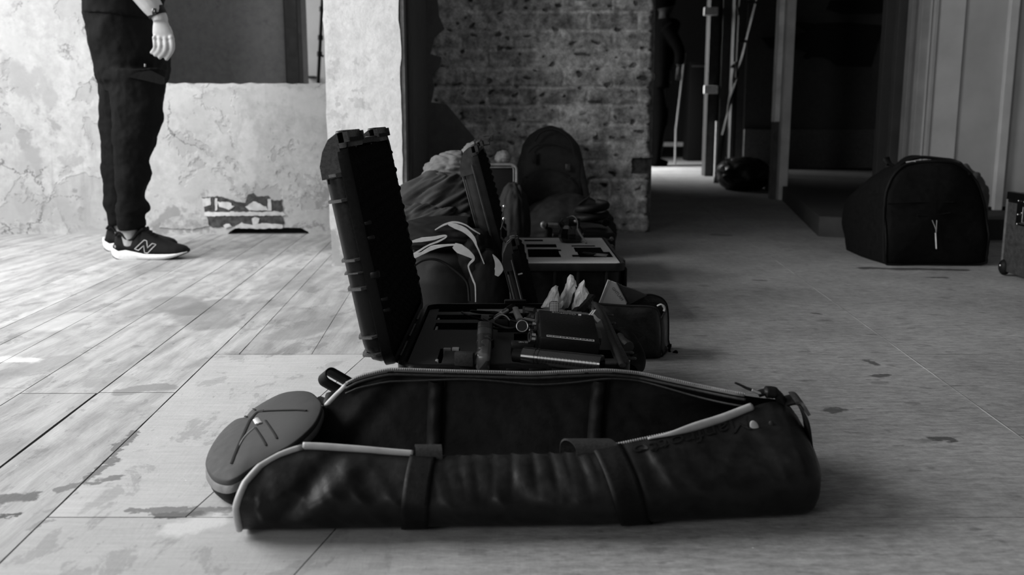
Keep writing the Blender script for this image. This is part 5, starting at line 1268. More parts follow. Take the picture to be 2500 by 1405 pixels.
# ================================================================ DUFFEL BAG, RIGHT
du = thing('duffel_bag', 'large black domed duffel bag with top handles, on the floor by the right wall', 'bag', (1.45, 3.45, 0))
MDU = M_('duffel_fabric', .0055, .8, .05, kind='fabric', amp=.25, bump=.35)
out = [(2165, 640), (2163, 600), (2162, 560), (2163, 515), (2166, 470), (2178, 435), (2205, 408), (2245, 396), (2290, 393), (2335, 398), (2365, 415), (2388, 445), (2400, 490), (2406, 540), (2410, 590), (2411, 630), (2402, 646), (2290, 650), (2180, 650)]
sec = [P(x, y, Y=3.24) for x, y in spline([(a, b, 0) for a, b in out], 3, True) and [(p.x, p.y) for p in spline([(a, b, 0) for a, b in out], 3, True)]]
cD = sum(sec, V()) / len(sec)
def dring(k, Y, dx=0, kz=1):
    o_ = []
    for p in sec:
        q = cD + (p - cD) * k; 
        o_.append(V((q.x + dx + .008 * noise.noise(V((q.x * 6, Y * 6, q.z * 7))), Y + .016 * noise.noise(V((q.x * 7, Y, q.z * 7))) + .006 * (1 - 2 * abs(noise.noise(V((q.x * 16, Y, q.z * 13))))), max(.002, q.z * kz + .006 * noise.noise(V((q.x * 8, Y * 8, 3)))))))
    return o_
g = G(); g.loft([dring(.02, 3.222), dring(.3, 3.222), dring(.6, 3.224), dring(.85, 3.230), dring(.95, 3.238), dring(1, 3.252), dring(1.01, 3.30, 0, .99), dring(1.03, 3.38, -.004, .95), dring(1.03, 3.46, -.006, .88), dring(1.02, 3.54, -.006, .80), dring(1, 3.62, -.006, .70), dring(.94, 3.66, -.004, .62), dring(.8, 3.675, 0, .6), dring(.4, 3.68, 0, .6), dring(.02, 3.68, 0, .6)])
g.obj('bag_body', MDU, du, smooth=180)
g = G(); g.tube([p + V((0, -.002, 0)) for p in dring(.99, 3.244)], .005, 8, closed=True); g.obj('front_seam_piping', MWEB, du, smooth=60)
g = G(); g.tube(spline([P(2150, 480, Y=3.30), P(2135, 470, Y=3.38), P(2110, 450, Y=3.5), P(2098, 470, Y=3.58), P(2094, 500, Y=3.6)], 6), .006, 8); g.obj('side_seam_piping', MWEB, du, smooth=60)
def strapg(pts, wv, t, name, m=None):
    g = G(); g.ribbon(spline([P(x, y - 5, Y=Y_) for x, y, Y_ in pts], 6), V(wv), t); return g.obj(name, m or MWEB, du, smooth=60)
strapg([(2175, 440, 3.27), (2195, 408, 3.29), (2225, 393, 3.32), (2255, 389, 3.34), (2300, 393, 3.34), (2335, 398, 3.32), (2350, 412, 3.28), (2362, 430, 3.25)], (0, .036, .004), .006, 'carry_handle')
strapg([(2160, 450, 3.52), (2190, 412, 3.50), (2215, 392, 3.46), (2245, 388, 3.44), (2290, 396, 3.44), (2340, 410, 3.48)], (0, .034, .004), .006, 'carry_handle')
g = G(); g.ell(P(2275, 402, Y=3.27), (.014, .006, .012), 8, None, .3); g.obj('zip_slider', MSTEEL if False else M_('dull_zip_metal', .3, .4, .5, .5), du, smooth=60)
strapg([(2298, 399, 3.25), (2315, 403, 3.245), (2338, 411, 3.243)], (0, .004, .008), .003, 'pale_tag', M_('pale_webbing', .20, .7))
strapg([(2212, 402, 3.26), (2235, 399, 3.25)], (0, .003, .005), .003, 'pale_tag', M_('pale_webbing', .20))
g = G(); g.tube([P(2172, 402, Y=3.40), P(2165, 392, Y=3.42), P(2164, 384, Y=3.42)], [.012, .014, .012], 10, flat=.5); g.tube([P(2172, 400, Y=3.4), P(2190, 408, Y=3.38)], [.012, .008], 8, flat=.5); g.obj('side_tab', MWEB, du, smooth=60)
for pts in ([(2240, 526), (2275, 527), (2320, 520)], [(2166, 498), (2230, 494), (2330, 494)], [(2158, 640), (2157, 580), (2158, 505)]):
    g = G(); g.tube([P(x, y, Y=3.219) for x, y in pts], .0028, 6); g.obj('pocket_zip', MWEB, du, smooth=60)
g = G(); g.tube([P(2276, 538, Y=3.214), P(2285, 560, Y=3.212), P(2285, 568, Y=3.212)], .0012, 6); g.tube([P(2287, 538, Y=3.214), P(2286, 568, Y=3.212)], .0012, 6); g.obj('puller_cord', M_('pale_webbing', .20), du, smooth=60)
g = G(); g.tube([P(2284, 569, Y=3.212), P(2285, 590, Y=3.211), P(2286, 608, Y=3.211)], .0035, 8, flat=.5); g.obj('zip_puller', M_('puller_white', .40, .5), du, smooth=60)
cc_ = thing('cloth_bundle', 'grey crumpled cloth showing behind the right shoulder of the duffel', 'cloth', (1.80, 3.55, 0))
g = G(); drape(g, (P(2398, 490, Y=3.62).x + .02, 3.86, .15), (.10, .08, .16), .13, 2.0, 40, (1, 1, 1.5), .2, 81); g.obj('cloth_body', M_('grey_rag', .07, .9, kind='fabric'), cc_, smooth=180)

# ================================================================ VINYL-COVERED AMPLIFIER CASE AT THE RIGHT EDGE
am = thing('amplifier_case', 'pebbled grey vinyl equipment case with corner protector, cut off by the right edge', 'case', (1.73, 2.75, 0))
MVIN = M_('pebbled_vinyl', .030, .55, .4, kind='pebble', amp=.3, scale=60, bump=.7, dist=.002)
ax, ay1, az = 1.566, 3.045, P(2457, 470, Y=3.045).z
g = G(); g.box((ax, 2.30, .014), (ax + .36, ay1, az), .006, 2); g.obj('cabinet', MVIN, am, smooth=30)
g = G(); g.box((ax - .003, ay1 - .010, .03), (ax + .003, ay1 + .003, az - .02), .002); g.obj('edge_binding', M_('binding_grey', .08, .5), am, smooth=30)
g = G(); g.ell((ax + .004, ay1 - .012, .028), (.017, .022, .026), 10); g.obj('corner_protector', MRUB, am, smooth=60)
g = G(); g.ell((ax - .012, ay1 - .016, .034), (.003, .004, .004), 6); g.obj('corner_screw', MSTEEL, am, smooth=60)
g = G(); g.box((ax - .002, 2.30, az - .03), (ax + .02, ay1 + .002, az + .003), .003); g.obj('top_frame', MPLA, am, smooth=30)
g = G(); g.cyl((ax + .01, 2.9, az + .004), (ax + .01, 2.62, az + .004), .003, seg=8); g.obj('chrome_rail', MSTEEL, am, smooth=30)
g = G(); za, zb_ = az - .095, az - .035; g.box((ax - .005, 2.64, za), (ax + .002, 2.975, az - .012), .002); lt = g.obj('latch_plate', MPLA, am, smooth=30)
g = G(); g.box((ax - .012, 2.80, za + .008), (ax - .004, 2.93, zb_ + .004), .002); ll = g.obj('latch_cup', MGLOSS, am, smooth=30)
g = G(); g.box((ax - .016, 2.82, za + .008), (ax - .008, 2.925, za + .014), .001); g.obj('latch_bail', MSTEEL, lt, smooth=30)
for yy in (2.92, 2.90, 2.86, 2.84): 
    g = G(); g.cyl((ax - .014, yy, za + .012), (ax - .014, yy, zb_), .0014, seg=6); g.obj('latch_rod', MSTEEL, lt, smooth=30)
g = G(); g.box((ax - .02, 2.865, zb_ + .002), (ax - .006, 2.895, az + .004), .004); g.obj('latch_hook', MRUB, lt, smooth=30)
for yy, zz_ in ((2.965, az - .02), (2.93, az - .021), (2.962, az - .062), (2.962, za + .004), (2.91, za + .001), (2.86, za + .001), (2.80, za + .001), (2.94, az - .055)):
    g = G(); g.ell((ax - .006, yy, zz_), (.0025, .003, .003), 6); g.obj('rivet', MSTEEL, lt, smooth=60)

# ================================================================ THINGS IN THE CORRIDOR AND DARK ROOM
hb = thing('gear_bag', 'dark lumpy gear bag with shiny buckles on the floor behind the slim post', 'bag', (1.60, 6.7, 0))
g = G(); q = P(1812, 440, Y=6.75); drape(g, (q.x, 6.75, .10), (.175, .2, .125), .09, 1.8, 50, (1, 1, 1.2), .2, 91); g.obj('bag_body', MGLOSS if False else M_('shiny_black_bag', .008, .35, .5, amp=.3, scale=20, bump=.4, dist=.006), hb, smooth=180)
for px, py, r in ((1764, 413, .016), (1776, 396, .009), (1790, 391, .009)):
    g = G(); g.ell(P(px, py, Y=6.58 if r > .01 else 6.66), (r * 1.3, .012, r * .8), 8); g.obj('buckle', MSTEEL, hb, smooth=60)
# door post with pale plates
g = G(); a = P(1722, 300, Y=8.3).x; b = P(1768, 300, Y=8.3).x
g.box((a, 8.25, 0), (lerp(a, b, .55), 8.4, 2.75), .004); dp = struct(g, 'trim_corridor_door_post', MWOODD, smooth=0)
g = G(); g.box((lerp(a, b, .6), 8.2, 0), (b, 8.4, 2.75), .004); struct(g, 'trim_corridor_door_edge', MWOODD, smooth=0)
for y0_, y1_ in ((18, 38), (209, 229)):
    p0_ = P(1718, y1_, Y=8.24); p1_ = P(1752, y0_, Y=8.24); g = G(); g.box((p0_.x, 8.215, p0_.z), (p1_.x, 8.26, p1_.z), .004); g.obj('pale_plate', M_('pale_tape', .75, .7), dp, smooth=0)
p0_ = P(1742, 424, Y=8.2); p1_ = P(1751, 296, Y=8.2); g = G(); g.box((p0_.x, 8.17, 0.001), (p1_.x, 8.2, p1_.z), .003); g.obj('lit_strip', M_('lit_strip_paint', .5, .7), dp, smooth=0)  # pale strip paints light falling on the lower part of the post
g = G(); g.box((b, 8.05, 0), (1.92, 8.15, 2.75)); struct(g, 'wall_behind_ladder', MDARKW, smooth=0)
ld = thing('step_ladder', 'dull metal step ladder leaning in the gloom behind the slim post', 'ladder', (1.8, 7.3, 0))
MLD = M_('dull_alloy', .06, .5, .5, .3)
Yl = 7.4
for (xa, ya, xb2, yb2, nm, w_) in ((1862, -60, 1763, 330, 'rail', .022), (1808, -60, 1796, 190, 'rail', .014), (1797, 14, 1809, 62, 'stay', .014), (1793, 150, 1757, 400, 'rail', .012)):
    g = G(); g.tube([P(xa, ya, Y=Yl), P(xb2, yb2, Y=Yl)], w_, 4, flat=.4); g.obj(nm, MLD, ld, smooth=0)
for (xa, ya, xb2, yb2) in ((1793, 158, 1784, 165), (1845, 5, 1806, 5), (1820, 100, 1803, 100)):
    g = G(); g.tube([P(xa, ya, Y=Yl), P(xb2, yb2, Y=Yl)], .010, 6); g.obj('rung', MLD, ld, smooth=0)
g = G(); g.tube([P(1763, 330, Y=Yl), V((P(1750, 400, Y=Yl).x, Yl, .0))], .020, 4); g.tube([P(1796, 190, Y=Yl), V((P(1790, 400, Y=Yl).x, Yl, .0))], .012, 4); g.obj('foot_rail', MWOODD, ld, smooth=0)
tr = thing('standing_trunk', 'tall black trunk standing in the corridor between the person and the door post', 'trunk', (2.1, 11.2, 0))
q0_ = P(1676, 310, Y=11.2); q1_ = P(1716, 152, Y=11.2)
g = G(); g.box((q0_.x, 11.1, .004), (q1_.x + .05, 11.4, q1_.z), .01); g.obj('trunk_body', MRUB, tr, smooth=30)
g = G(); g.box((q0_.x + .02, 11.09, q1_.z - .06), (q1_.x + .03, 11.1, q1_.z - .04), .002); g.obj('trunk_latch_bar', MPLAG, tr, smooth=30)
pl_ = thing('leaning_pole', 'thin pale pole leaning beside the tall black trunk in the corridor', 'pole', (1.9, 10.9, 0))
g = G(); g.tube([P(1672, 130, Y=10.9), P(1650, 318, Y=10.6), V((P(1646, 330, Y=10.5).x, 10.4, .0))], .012, 8); g.obj('pole_shaft', M_('pole_paint', .12, .6), pl_, smooth=60)
# thin stand seen through the opening, left
pt = thing('light_stand', 'thin black light stand seen through the wall opening at its right end', 'stand', (-1.55, 7.2, 0))
g = G(); g.tube([P(789, -40, Y=6.6), P(775, 235, Y=6.6)], .012, 8); g.tube([P(775, 235, Y=6.6), V((P(770, 500, Y=6.6).x, 6.6, 0))], .012, 8); g.obj('leg', MRUB, pt, smooth=60)
for y_ in (22, 92, 132): 
    xx = 789 - 14 * (y_ + 40) / 275; g = G(); g.cyl(P(xx, y_ - 6, Y=6.6), P(xx, y_ + 6, Y=6.6), .018, seg=10); g.obj('clamp_collar', MRUB, pt, smooth=40)
g = G(); g.tube([P(778, 132, Y=6.6), P(790, 138, Y=6.6)], .008, 6); g.obj('cross_brace', MRUB, pt, smooth=60)
# dark ledge and stain beyond
g = G(); q = P(748, 186, Y=8.1); r_ = P(770, 190, Y=8.1); g.box((q.x, 8.05, r_.z), (r_.x, 8.2, q.z)); struct(g, 'trim_far_ledge', MRUB, smooth=0)
# ================================================================ PEOPLE
MSKIN = M_('skin', .27, .5, .4, amp=.06, scale=40, bump=.15, dist=.0008)
MPANT = M_('black_trousers', .0065, .8, .04, kind='fabric', amp=.2, bump=.6); MSHIRT = M_('black_tshirt', .007, .85, .04, kind='fabric', amp=.2, bump=.4)
MHAIR = M_('dark_hair', .012, .6, .3, kind='fabric'); MSOLE = M_('white_sole', .72, .6, .3, amp=.06, scale=120, bump=.4, dist=.002); MKNIT = M_('shoe_knit', .012, .8, .08, amp=.35, scale=500, bump=.5, dist=.0006)
def ringx(px_y, xl, xr, Y, hd, n=22, wob=0, seed=0):
    a = P(xl, px_y, Y=Y); b = P(xr, px_y, Y=Y); c = (a + b) / 2; hw = (b.x - a.x) / 2; o_ = []
    for k in range(n):
        t = 2 * math.pi * k / n; dx, dy = math.cos(t), math.sin(t)
        w_ = 1 + wob * noise.noise(V((dx * 1.5, dy * 1.5, c.z * 16 + seed)))
        o_.append(V((c.x + hw * dx, Y + hd * dy * w_, c.z)))
    return o_
def limb(g, pts, rad, seg=14): return g.tube(spline(pts, 4), [lerp(rad[min(int(i / 4), len(rad) - 1)], rad[min(int(i / 4) + 1, len(rad) - 1)], (i % 4) / 4) for i in range((len(pts) - 1) * 4 + 1)], seg)
def dense(rows, step=6):
    out = [];
    sp = spline([V((a, b, c)) for a, b, c in rows], 5)
    return [(p.x, p.y, p.z) for p in sp]
per = thing('person', 'person in black t-shirt, black cargo trousers and black running shoes, standing at the left', 'person', (P(330, 600, Y=3.5).x, 3.5, 0))
hx = P(300, 60, Y=3.5).x
# body: one continuous surface
g = G()
sw = Matrix.Identity(4)
Yn, Yf = 3.415, 3.62
ank_n = P(318, 575, Y=Yn); ank_f = P(300, 560, Y=Yf)
hipn = V((hx + .03, Yn + .04, .86)); hipf = V((hx + .01, Yf - .04, .86))
limb(g, [hipn, P(328, 330, Y=Yn), P(320, 480, Y=Yn), ank_n, V((ank_n.x, Yn, .05))], [.07, .045, .032, .030, .034])
limb(g, [hipf, P(300, 330, Y=Yf), P(296, 480, Y=Yf), ank_f, V((ank_f.x, Yf, .05))], [.07, .045, .032, .030, .034])
for a_, Yy in ((ank_n, Yn), (ank_f, Yf)): g.tube([V((a_.x - .05, Yy, .045)), V((a_.x + .03, Yy, .045)), V((a_.x + .12, Yy, .035))], [.028, .034, .028], 12, flat=.8)
g.loft([[V((hx + .12 * math.cos(t * .3927) * k + dx, 3.515 + .17 * math.sin(t * .3927) * k2, z)) for t in range(16)] for k, k2, z, dx in ((.5, .6, .84, 0), (.7, .75, .93, 0), (.7, .75, 1.05, .0), (.75, .85, 1.2, .01), (.8, .95, 1.33, .01), (.65, .85, 1.42, .0), (.4, .4, 1.47, .0))])
g.tube([V((hx, 3.515, 1.42)), V((hx + .015, 3.515, 1.56))], .055, 14)
head = V((hx + .035, 3.515, 1.63)); g.ell(head, (.095, .078, .12), 18)
g.ell(head + V((.03, 0, -.06)), (.06, .052, .06), 12)          # jaw
g.ell(head + V((.096, 0, -.012)), (.018, .014, .022), 8); g.ell(head + V((.078, 0, -.06)), (.016, .026, .010), 8)
for s_ in (-1, 1): g.ell(head + V((-.005, s_ * .078, -.01)), (.02, .008, .03), 8); g.ell(head + V((.080, s_ * .030, .012)), (.010, .012, .008), 6)
shn = V((hx + .0, 3.515 - .19, 1.37)); shf = V((hx, 3.515 + .19, 1.37))
wr_n = P(389, 40, Y=3.30); el_n = V((hx - .02, 3.28, 1.08)); el_n = P(305, -75, Y=3.30)
limb(g, [shn, shn.lerp(el_n, .5), el_n, el_n.lerp(wr_n, .45), el_n.lerp(wr_n, .8), wr_n, P(392, 52, Y=3.30)], [.05, .048, .040, .040, .034, .025, .024, .024])
Yh = 3.30
palm = [(P(392, 50, Y=Yh), .023, .55), (P(394, 64, Y=Yh), .029, .45), (P(397, 80, Y=Yh), .034, .40), (P(401, 96, Y=Yh), .036, .34)]
rings = []
for c_, hw, fl_ in palm:
    rings.append([V((c_.x + hw * math.cos(t * .3927), c_.y + hw * fl_ * math.sin(t * .3927), c_.z)) for t in range(16)])
g.loft(rings)
FG = [([(377, 92), (379, 108), (378, 119), (369, 130)], .0078, 0), ([(390, 94), (392, 110), (389, 123), (377, 136)], .0086, .002), ([(404, 94), (406, 112), (402, 126), (388, 142)], .0090, .002), ([(418, 92), (421, 108), (419, 124), (405, 146)], .0088, 0)]
for pts, r, dy in FG:
    pp = [P(x, y, Y=Yh - .004 + dy * -1 + (0, -.004, .0, .012)[k]) for k, (x, y) in enumerate(pts)]
    limb(g, pp, [r * 1.02, r, r * .96, r * .8], 12)
    g.ell(P(*pts[0], Y=Yh - .008), (r * 1.0, r * .9, r * 1.0), 8)
limb(g, [P(406, 66, Y=Yh + .018), P(414, 84, Y=Yh + .03), P(412, 102, Y=Yh + .034), P(404, 116, Y=Yh + .034)], [.014, .012, .010, .009], 12)
# far arm
wf = P(392, 40, Y=3.77)
limb(g, [shf, V((hx - .03, 3.74, 1.1)), V((hx + .0, 3.74, .86)), V((hx + .0, 3.74, .80))], [.05, .04, .025, .024])
g.ell((hx + .005, 3.74, .76), (.034, .016, .045), 10)
for k in range(4): limb(g, [V((hx - .02 + k * .017, 3.74, .73)), V((hx - .02 + k * .017, 3.735, .69)), V((hx - .028 + k * .017, 3.73, .655))], [.0085, .008, .007], 10)
body = g.obj('body', MSKIN, per, smooth=180)
mod(body, 'REMESH', mode='VOXEL', voxel_size=.0033, use_smooth_shade=True); mod(body, 'SMOOTH', factor=.5, iterations=3)
# trousers
g = G()
hipr = [(30, 216, 386), (60, 217, 390), (100, 221, 404), (150, 236, 408), (190, 250, 404), (225, 268, 380)]
g.loft([ringx(a, b, c, 3.515, .165 if a < 200 else .15) for a, b, c in dense(hipr)])
nearl = [(170, 262, 408), (205, 268, 404), (240, 272, 399), (300, 277, 392), (340, 279, 384), (370, 281, 371), (395, 282, 361), (420, 283, 367), (450, 285, 363), (478, 289, 351), (494, 287, 355), (504, 285, 361), (514, 286, 362), (523, 290, 351), (538, 290, 352), (552, 290, 355), (562, 292, 346)]
g.loft([ringx(a, b, c, Yn, lerp(.082, .055, sstep(200, 500, a)), 22, .10, 3) for a, b, c in dense(nearl)])
farl = [(170, 240, 350), (240, 246, 350), (330, 248, 350), (440, 250, 335), (475, 257, 330), (495, 254, 328), (507, 258, 322), (530, 264, 322), (548, 268, 318)]
g.loft([ringx(a, b, c, Yf, lerp(.082, .055, sstep(200, 500, a)), 22, .10, 9) for a, b, c in dense(farl)])
tr_ = g.obj('trousers', MPANT, per, smooth=180)
mod(tr_, 'REMESH', mode='VOXEL', voxel_size=.006, use_smooth_shade=True); mod(tr_, 'SMOOTH', factor=.5, iterations=2)
tx = bpy.data.textures.new('folds', 'CLOUDS'); tx.noise_scale = .07; tx.noise_depth = 3
mod(tr_, 'DISPLACE', texture=tx, strength=.022, mid_level=.5, texture_coords='LOCAL')
g = G(); q = [P(x, y, Y=Yn - .092) for x, y in ((312, 188), (330, 178), (366, 172), (402, 190), (402, 205), (392, 206), (350, 196))]
g.loft([q, [p + V((0, .012, 0)) for p in q]]); cp = g.obj('cargo_pocket_flap', MPANT, per, smooth=40)
g = G(); g.cyl(P(354, 163, Y=Yn - .10), P(354, 156, Y=Yn - .10), .003, seg=8); g.obj('zip_end', M_('dull_metal', .2), cp, smooth=40)
# shirt
g = G()
sr = [(P(290, 47, Y=3.5).z, -1.0, .168, .172, 0), (.90, -1, .165, .172, 0), (.94, 0, .150, .172, 0), (1.05, 0, .125, .17, 0), (1.2, 0, .125, .185, .01), (1.33, 0, .125, .21, .01), (1.42, 0, .09, .17, 0), (1.47, 0, .06, .07, .01)]
a_ = P(212, 42, Y=3.5).x; b_ = P(388, 42, Y=3.5).x; mc_ = (a_ + b_) / 2; hw_ = (b_ - a_) / 2
R_ = []
for z, c_, hx_, hy_, dx in sr:
    k_ = hw_ * 1.01 if z < .93 else hx_; cx_ = mc_ if z < .93 else lerp(mc_, hx + .02, sstep(.93, 1.2, z)) + dx
    R_.append([V((cx_ + k_ * math.cos(t * .2618), 3.515 + hy_ * math.sin(t * .2618), z + (.010 * math.cos(t * .2618 + 2.6) if z < .88 else 0))) for t in range(24)])
g.loft(R_)
for s_, el in ((-1, el_n), (1, V((hx - .02, 3.74, 1.1)))):
    sh_ = V((hx, 3.515 + s_ * .17, 1.36)); e_ = sh_.lerp(el, .62); g.tube([sh_, sh_.lerp(e_, .5), e_], [.075, .068, .066], 16)
so = g.obj('tshirt', MSHIRT, per, smooth=180); mod(so, 'REMESH', mode='VOXEL', voxel_size=.007, use_smooth_shade=True); mod(so, 'DISPLACE', texture=tx, strength=.012, mid_level=.5, texture_coords='LOCAL')
g = G(); g.tube([P(386, 8, Y=3.36), P(398, 22, Y=3.37), P(400, 30, Y=3.38)], [.014, .012, .006], 8, flat=.5); g.obj('shirt_strap', MSHIRT, per, smooth=60)
g = G(); g.ell(head + V((-.018, 0, .035)), (.095, .088, .105), 16); hr = g.obj('hair', MHAIR, per, smooth=180)
# wrist band
wa = P(369, 22, Y=3.30); wb = P(398, 32, Y=3.3); ax_ = (P(392, 55, Y=3.3) - P(368, 5, Y=3.3)).normalized(); wc = P(382, 30, Y=3.3)
u_ = ax_.cross(V((0, 1, 0))).normalized(); v_ = V((0, 1, 0))
g = G(); g.loft([[wc + ax_ * d + u_ * (.031 * rr * math.cos(t * .2618)) + v_ * (.027 * rr * math.sin(t * .2618)) for t in range(24)] for d, rr in ((-.013, .93), (-.013, 1), (.013, 1), (.013, .93))]); g.obj('wrist_band', MRUB, per, smooth=40)
g = G(); g.box(wc + V((-.004, -.031, -.010)), wc + V((.010, -.026, .010)), .002); g.obj('wrist_clasp', MGLOSS, per, smooth=30)
# shoes
def zz_(px, py): q = P(px, py, Y=3.40); return q
SB = [(270, 606, 601), (272, 619, 600), (277, 626, 603), (285, 630, 607), (294, 632.5, 611), (312, 634, 608), (332, 634, 612), (358, 634, 618), (397, 633, 618), (422, 629, 618), (438, 624, 617), (450, 619, 615.5), (457, 616.5, 614.5)]
UT = [(278, 600), (281, 590), (285, 572), (291, 567), (299, 571), (306, 581), (314, 586), (323, 584), (332, 575), (343, 562), (353, 556), (362, 562), (371, 570), (385, 580), (397, 586), (410, 591), (422, 595), (440, 599), (452, 603), (459, 609)]
HW = [(268, .004), (274, .020), (290, .032), (320, .036), (350, .037), (385, .045), (415, .047), (435, .042), (450, .028), (461, .006)]
def shoe(dx, dy, par, rz=0):
    base = V((dx, dy, 0)); Y0_ = 3.415
    zf = lambda py: max(0.0, (633.5 - py) / 690)
    g = G(); rings = []
    for k in range(49):
        px = lerp(270, 457, (1 - math.cos(math.pi * k / 48)) / 2); b_, t_ = interp([(a, b, c) for a, b, c in SB], px); hw = interp(HW, px)[0]
        x = P(px, 620, Y=3.40).x; zb, zt = zf(b_), zf(t_)
        zt = max(zt, zb + .002); m = (zb + zt) / 2
        rings.append([base + V((x, Y0_ + hw * yy, z)) for yy, z in ((-.86, zb), (-1, lerp(zb, zt, .3)), (-1.02, lerp(zb, zt, .65)), (-.93, zt), (-.4, zt + .004), (.4, zt + .004), (.93, zt), (1.02, lerp(zb, zt, .65)), (1, lerp(zb, zt, .3)), (.86, zb))])
    g.loft(rings); sole = g.obj('midsole', MSOLE, par, smooth=60)
    g = G(); g.loft([[p - V((0, 0, .0035)) for p in (r[0], r[-1])] + [r[-1] + V((0, 0, .003)), r[0] + V((0, 0, .003))] for r in rings[5:46]]); 
    g.v = [V((v.x, v.y, max(v.z, 0.0002))) for v in g.v]; g.obj('outsole', MRUB, par, smooth=40)
    g = G(); rings = []
    for k in range(60):
        px = lerp(278, 460, k / 59); t_ = interp(UT, px)[0]; b_ = interp([(a, c) for a, b, c in SB], min(px, 457))[0] + 1.5; hw = interp(HW, px)[0]
        x = P(px, 620, Y=3.40).x; zt = max(zf(t_), zf(b_) + .001); zb = zf(b_); n_ = 18; r = []
        for j in range(n_ + 1):
            a = math.pi * j / n_; cc = math.cos(a); ss = math.sin(a)
            ex = .55 if px < 345 else .8
            r.append(base + V((x, Y0_ - hw * .95 * (abs(cc) ** .7) * (1 if cc > 0 else -1) * (1 - .25 * ss if px < 350 else 1), zb + (zt - zb) * ss ** ex)))
        rings.append(r)
    g.loft(rings, True, True, True); up = g.obj('upper', MKNIT, par, smooth=180)
    g = G(); col = [P(x, y, Y=3.40) for x, y in ((284, 574), (290, 566), (298, 569), (308, 580), (318, 585), (328, 580), (340, 565), (352, 557))]
    for s_ in (-1, 1): 
        g = G(); g.tube(spline([V((p.x + dx, Y0_ + dy + s_ * (.026), zf([574, 566, 569, 580, 585, 580, 565, 557][i]) - .001)) for i, p in enumerate(col)], 4), .0045, 8); g.obj('collar', MKNIT, up, smooth=60)
    g = G(); Nn = [(335.1, 606.9), (344, 610), (358.1, 598.5), (359.4, 615.8), (367.1, 616.5), (388.9, 595.3), (379.3, 592.8), (367.8, 603.7), (365.8, 586.4), (359.4, 584.8)]
    pts = []
    for i, (x, y) in enumerate(Nn):
        x2, y2 = Nn[(i + 1) % len(Nn)]
        for t in (0, .33, .66):
            px, py = lerp(x, x2, t), lerp(y, y2, t); hw = interp(HW, px)[0]; zb = zf(interp([(a, c) for a, b, c in SB], px)[0]); zt = zf(interp(UT, px)[0]); s_ = min(.98, max(0, (zf(py) - zb) / (zt - zb))) ** (1 / .8)
            a = math.asin(min(1, s_)); pts.append(base + V((P(px, 620, Y=3.4).x, Y0_ - hw * .95 * math.cos(a) ** .7 - .0010, zf(py))))
    g.tube(pts, .0014, 6, closed=True); g.obj('side_logo', M_('pale_logo', .5, .5), up, smooth=60)
    g = G()
    for k in range(5):
        px = 352 + k * 7; t_ = interp(UT, px)[0]; z = zf(t_) + .002; x = P(px, 620, Y=3.4).x + dx
        g.tube([V((x, Y0_ + dy - .02, z - .005)), V((x + .003, Y0_ + dy, z)), V((x, Y0_ + dy + .02, z - .005))], .0022, 6)
    g.obj('laces', MRUB, up, smooth=60)
    return up
shoe(0, 0, per); shoe(P(255, 580, Y=3.62).x - P(270, 580, Y=3.40).x, .205, per)

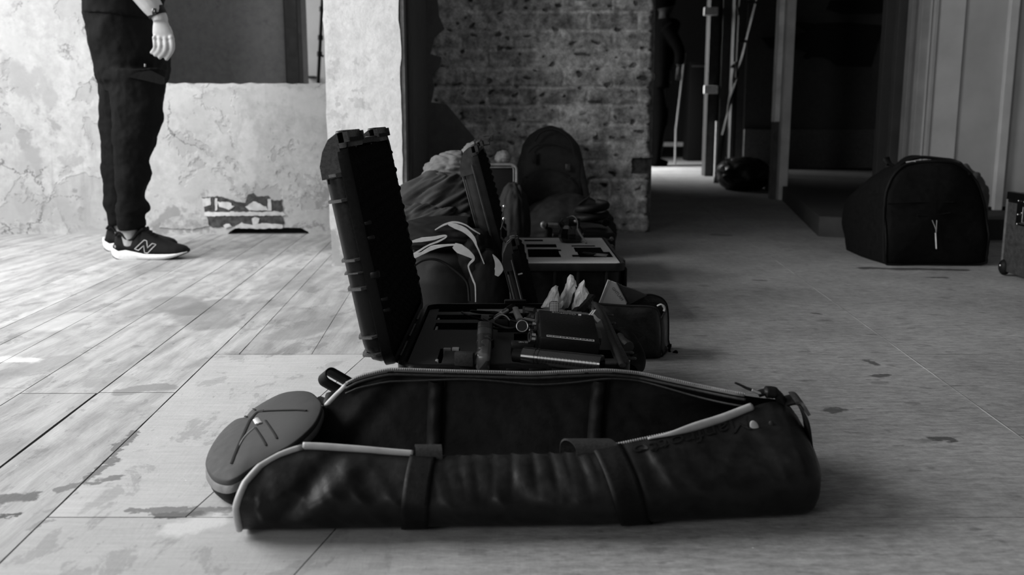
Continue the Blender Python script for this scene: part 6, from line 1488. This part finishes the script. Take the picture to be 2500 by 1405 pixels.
# person in the corridor, seen from behind in near darkness
p2 = thing('person', 'person in all black clothing standing in the dim corridor behind the brick wall edge', 'person', (P(1610, 300, Y=10).x, 10, 0))
c2x = P(1606, 300, Y=10).x; g = G()
MDK = M_('near_black_cloth', .0015, .95, .0)
for s_ in (-1, 1): limb(g, [V((c2x + .02 + s_ * .01, 10 + s_ * .1, .9)), V((c2x + .04, 10 + s_ * .1, .5)), V((c2x + .0, 10 + s_ * .1, .1)), V((c2x - .02, 10 + s_ * .1, .05))], [.06, .04, .03, .03])
g.loft([[V((c2x + .03 + .12 * k * math.cos(t * .3927), 10 + .18 * k2 * math.sin(t * .3927), z)) for t in range(16)] for k, k2, z in ((.9, .9, .84), (1, 1, .95), (.9, .9, 1.1), (1, 1.05, 1.3), (.7, .95, 1.42), (.4, .4, 1.48))])
g.ell((c2x + .05, 10, 1.62), (.09, .078, .12), 12); g.tube([V((c2x + .03, 10, 1.4)), V((c2x + .04, 10, 1.55))], .055, 12)
el2 = V((c2x + .16, 9.78, 1.15)); hn = P(1658, 160, Y=9.78)
limb(g, [V((c2x + .04, 9.82, 1.38)), el2, hn], [.05, .042, .03]); g.ell(hn + V((0, 0, -.05)), (.03, .02, .05), 8)
for k in range(4): limb(g, [hn + V((-.024 + k * .016, 0, -.08)), hn + V((-.026 + k * .016, 0, -.12)), hn + V((-.03 + k * .016, 0, -.15))], [.009, .008, .007], 8)
limb(g, [V((c2x + .02, 10.2, 1.38)), V((c2x, 10.24, 1.1)), V((c2x + .03, 10.22, .85))], [.05, .042, .03])
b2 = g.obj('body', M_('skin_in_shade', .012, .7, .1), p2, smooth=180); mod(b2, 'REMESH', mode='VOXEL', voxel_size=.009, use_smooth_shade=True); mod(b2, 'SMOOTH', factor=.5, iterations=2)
g = G()
rows = [(405, 1586, 1611), (390, 1592, 1613), (370, 1595, 1614), (330, 1595, 1622), (280, 1595, 1631), (210, 1592, 1627), (190, 1590, 1634), (150, 1588, 1640)]
g.loft([ringx(a, b, c, 9.93, .09) for a, b, c in dense(rows[::-1])]); g.loft([ringx(a, b - 4, c - 6, 10.12, .09) for a, b, c in dense(rows[::-1])])
g.loft([ringx(a, b, c, 10, .2) for a, b, c in dense([(215, 1590, 1632), (150, 1586, 1644), (100, 1586, 1648), (60, 1590, 1660), (48, 1600, 1650)])])
limb(g, [V((c2x + .04, 9.82, 1.38)), el2, hn + V((0, 0, .01))], [.065, .055, .045])
cl2 = g.obj('clothes', MDK, p2, smooth=180); mod(cl2, 'REMESH', mode='VOXEL', voxel_size=.012, use_smooth_shade=True)
g = G(); g.ell((c2x + .045, 10, 1.645), (.1, .088, .12), 12); g.obj('hair', MDK, p2, smooth=180)
for yy in (9.93, 10.12):
    g = G(); g.tube([V((c2x - .06, yy, .04)), V((c2x + .02, yy, .045)), V((c2x + .10, yy, .03))], [.035, .042, .028], 12, flat=.9); g.obj('shoe', MDK, p2, smooth=60)
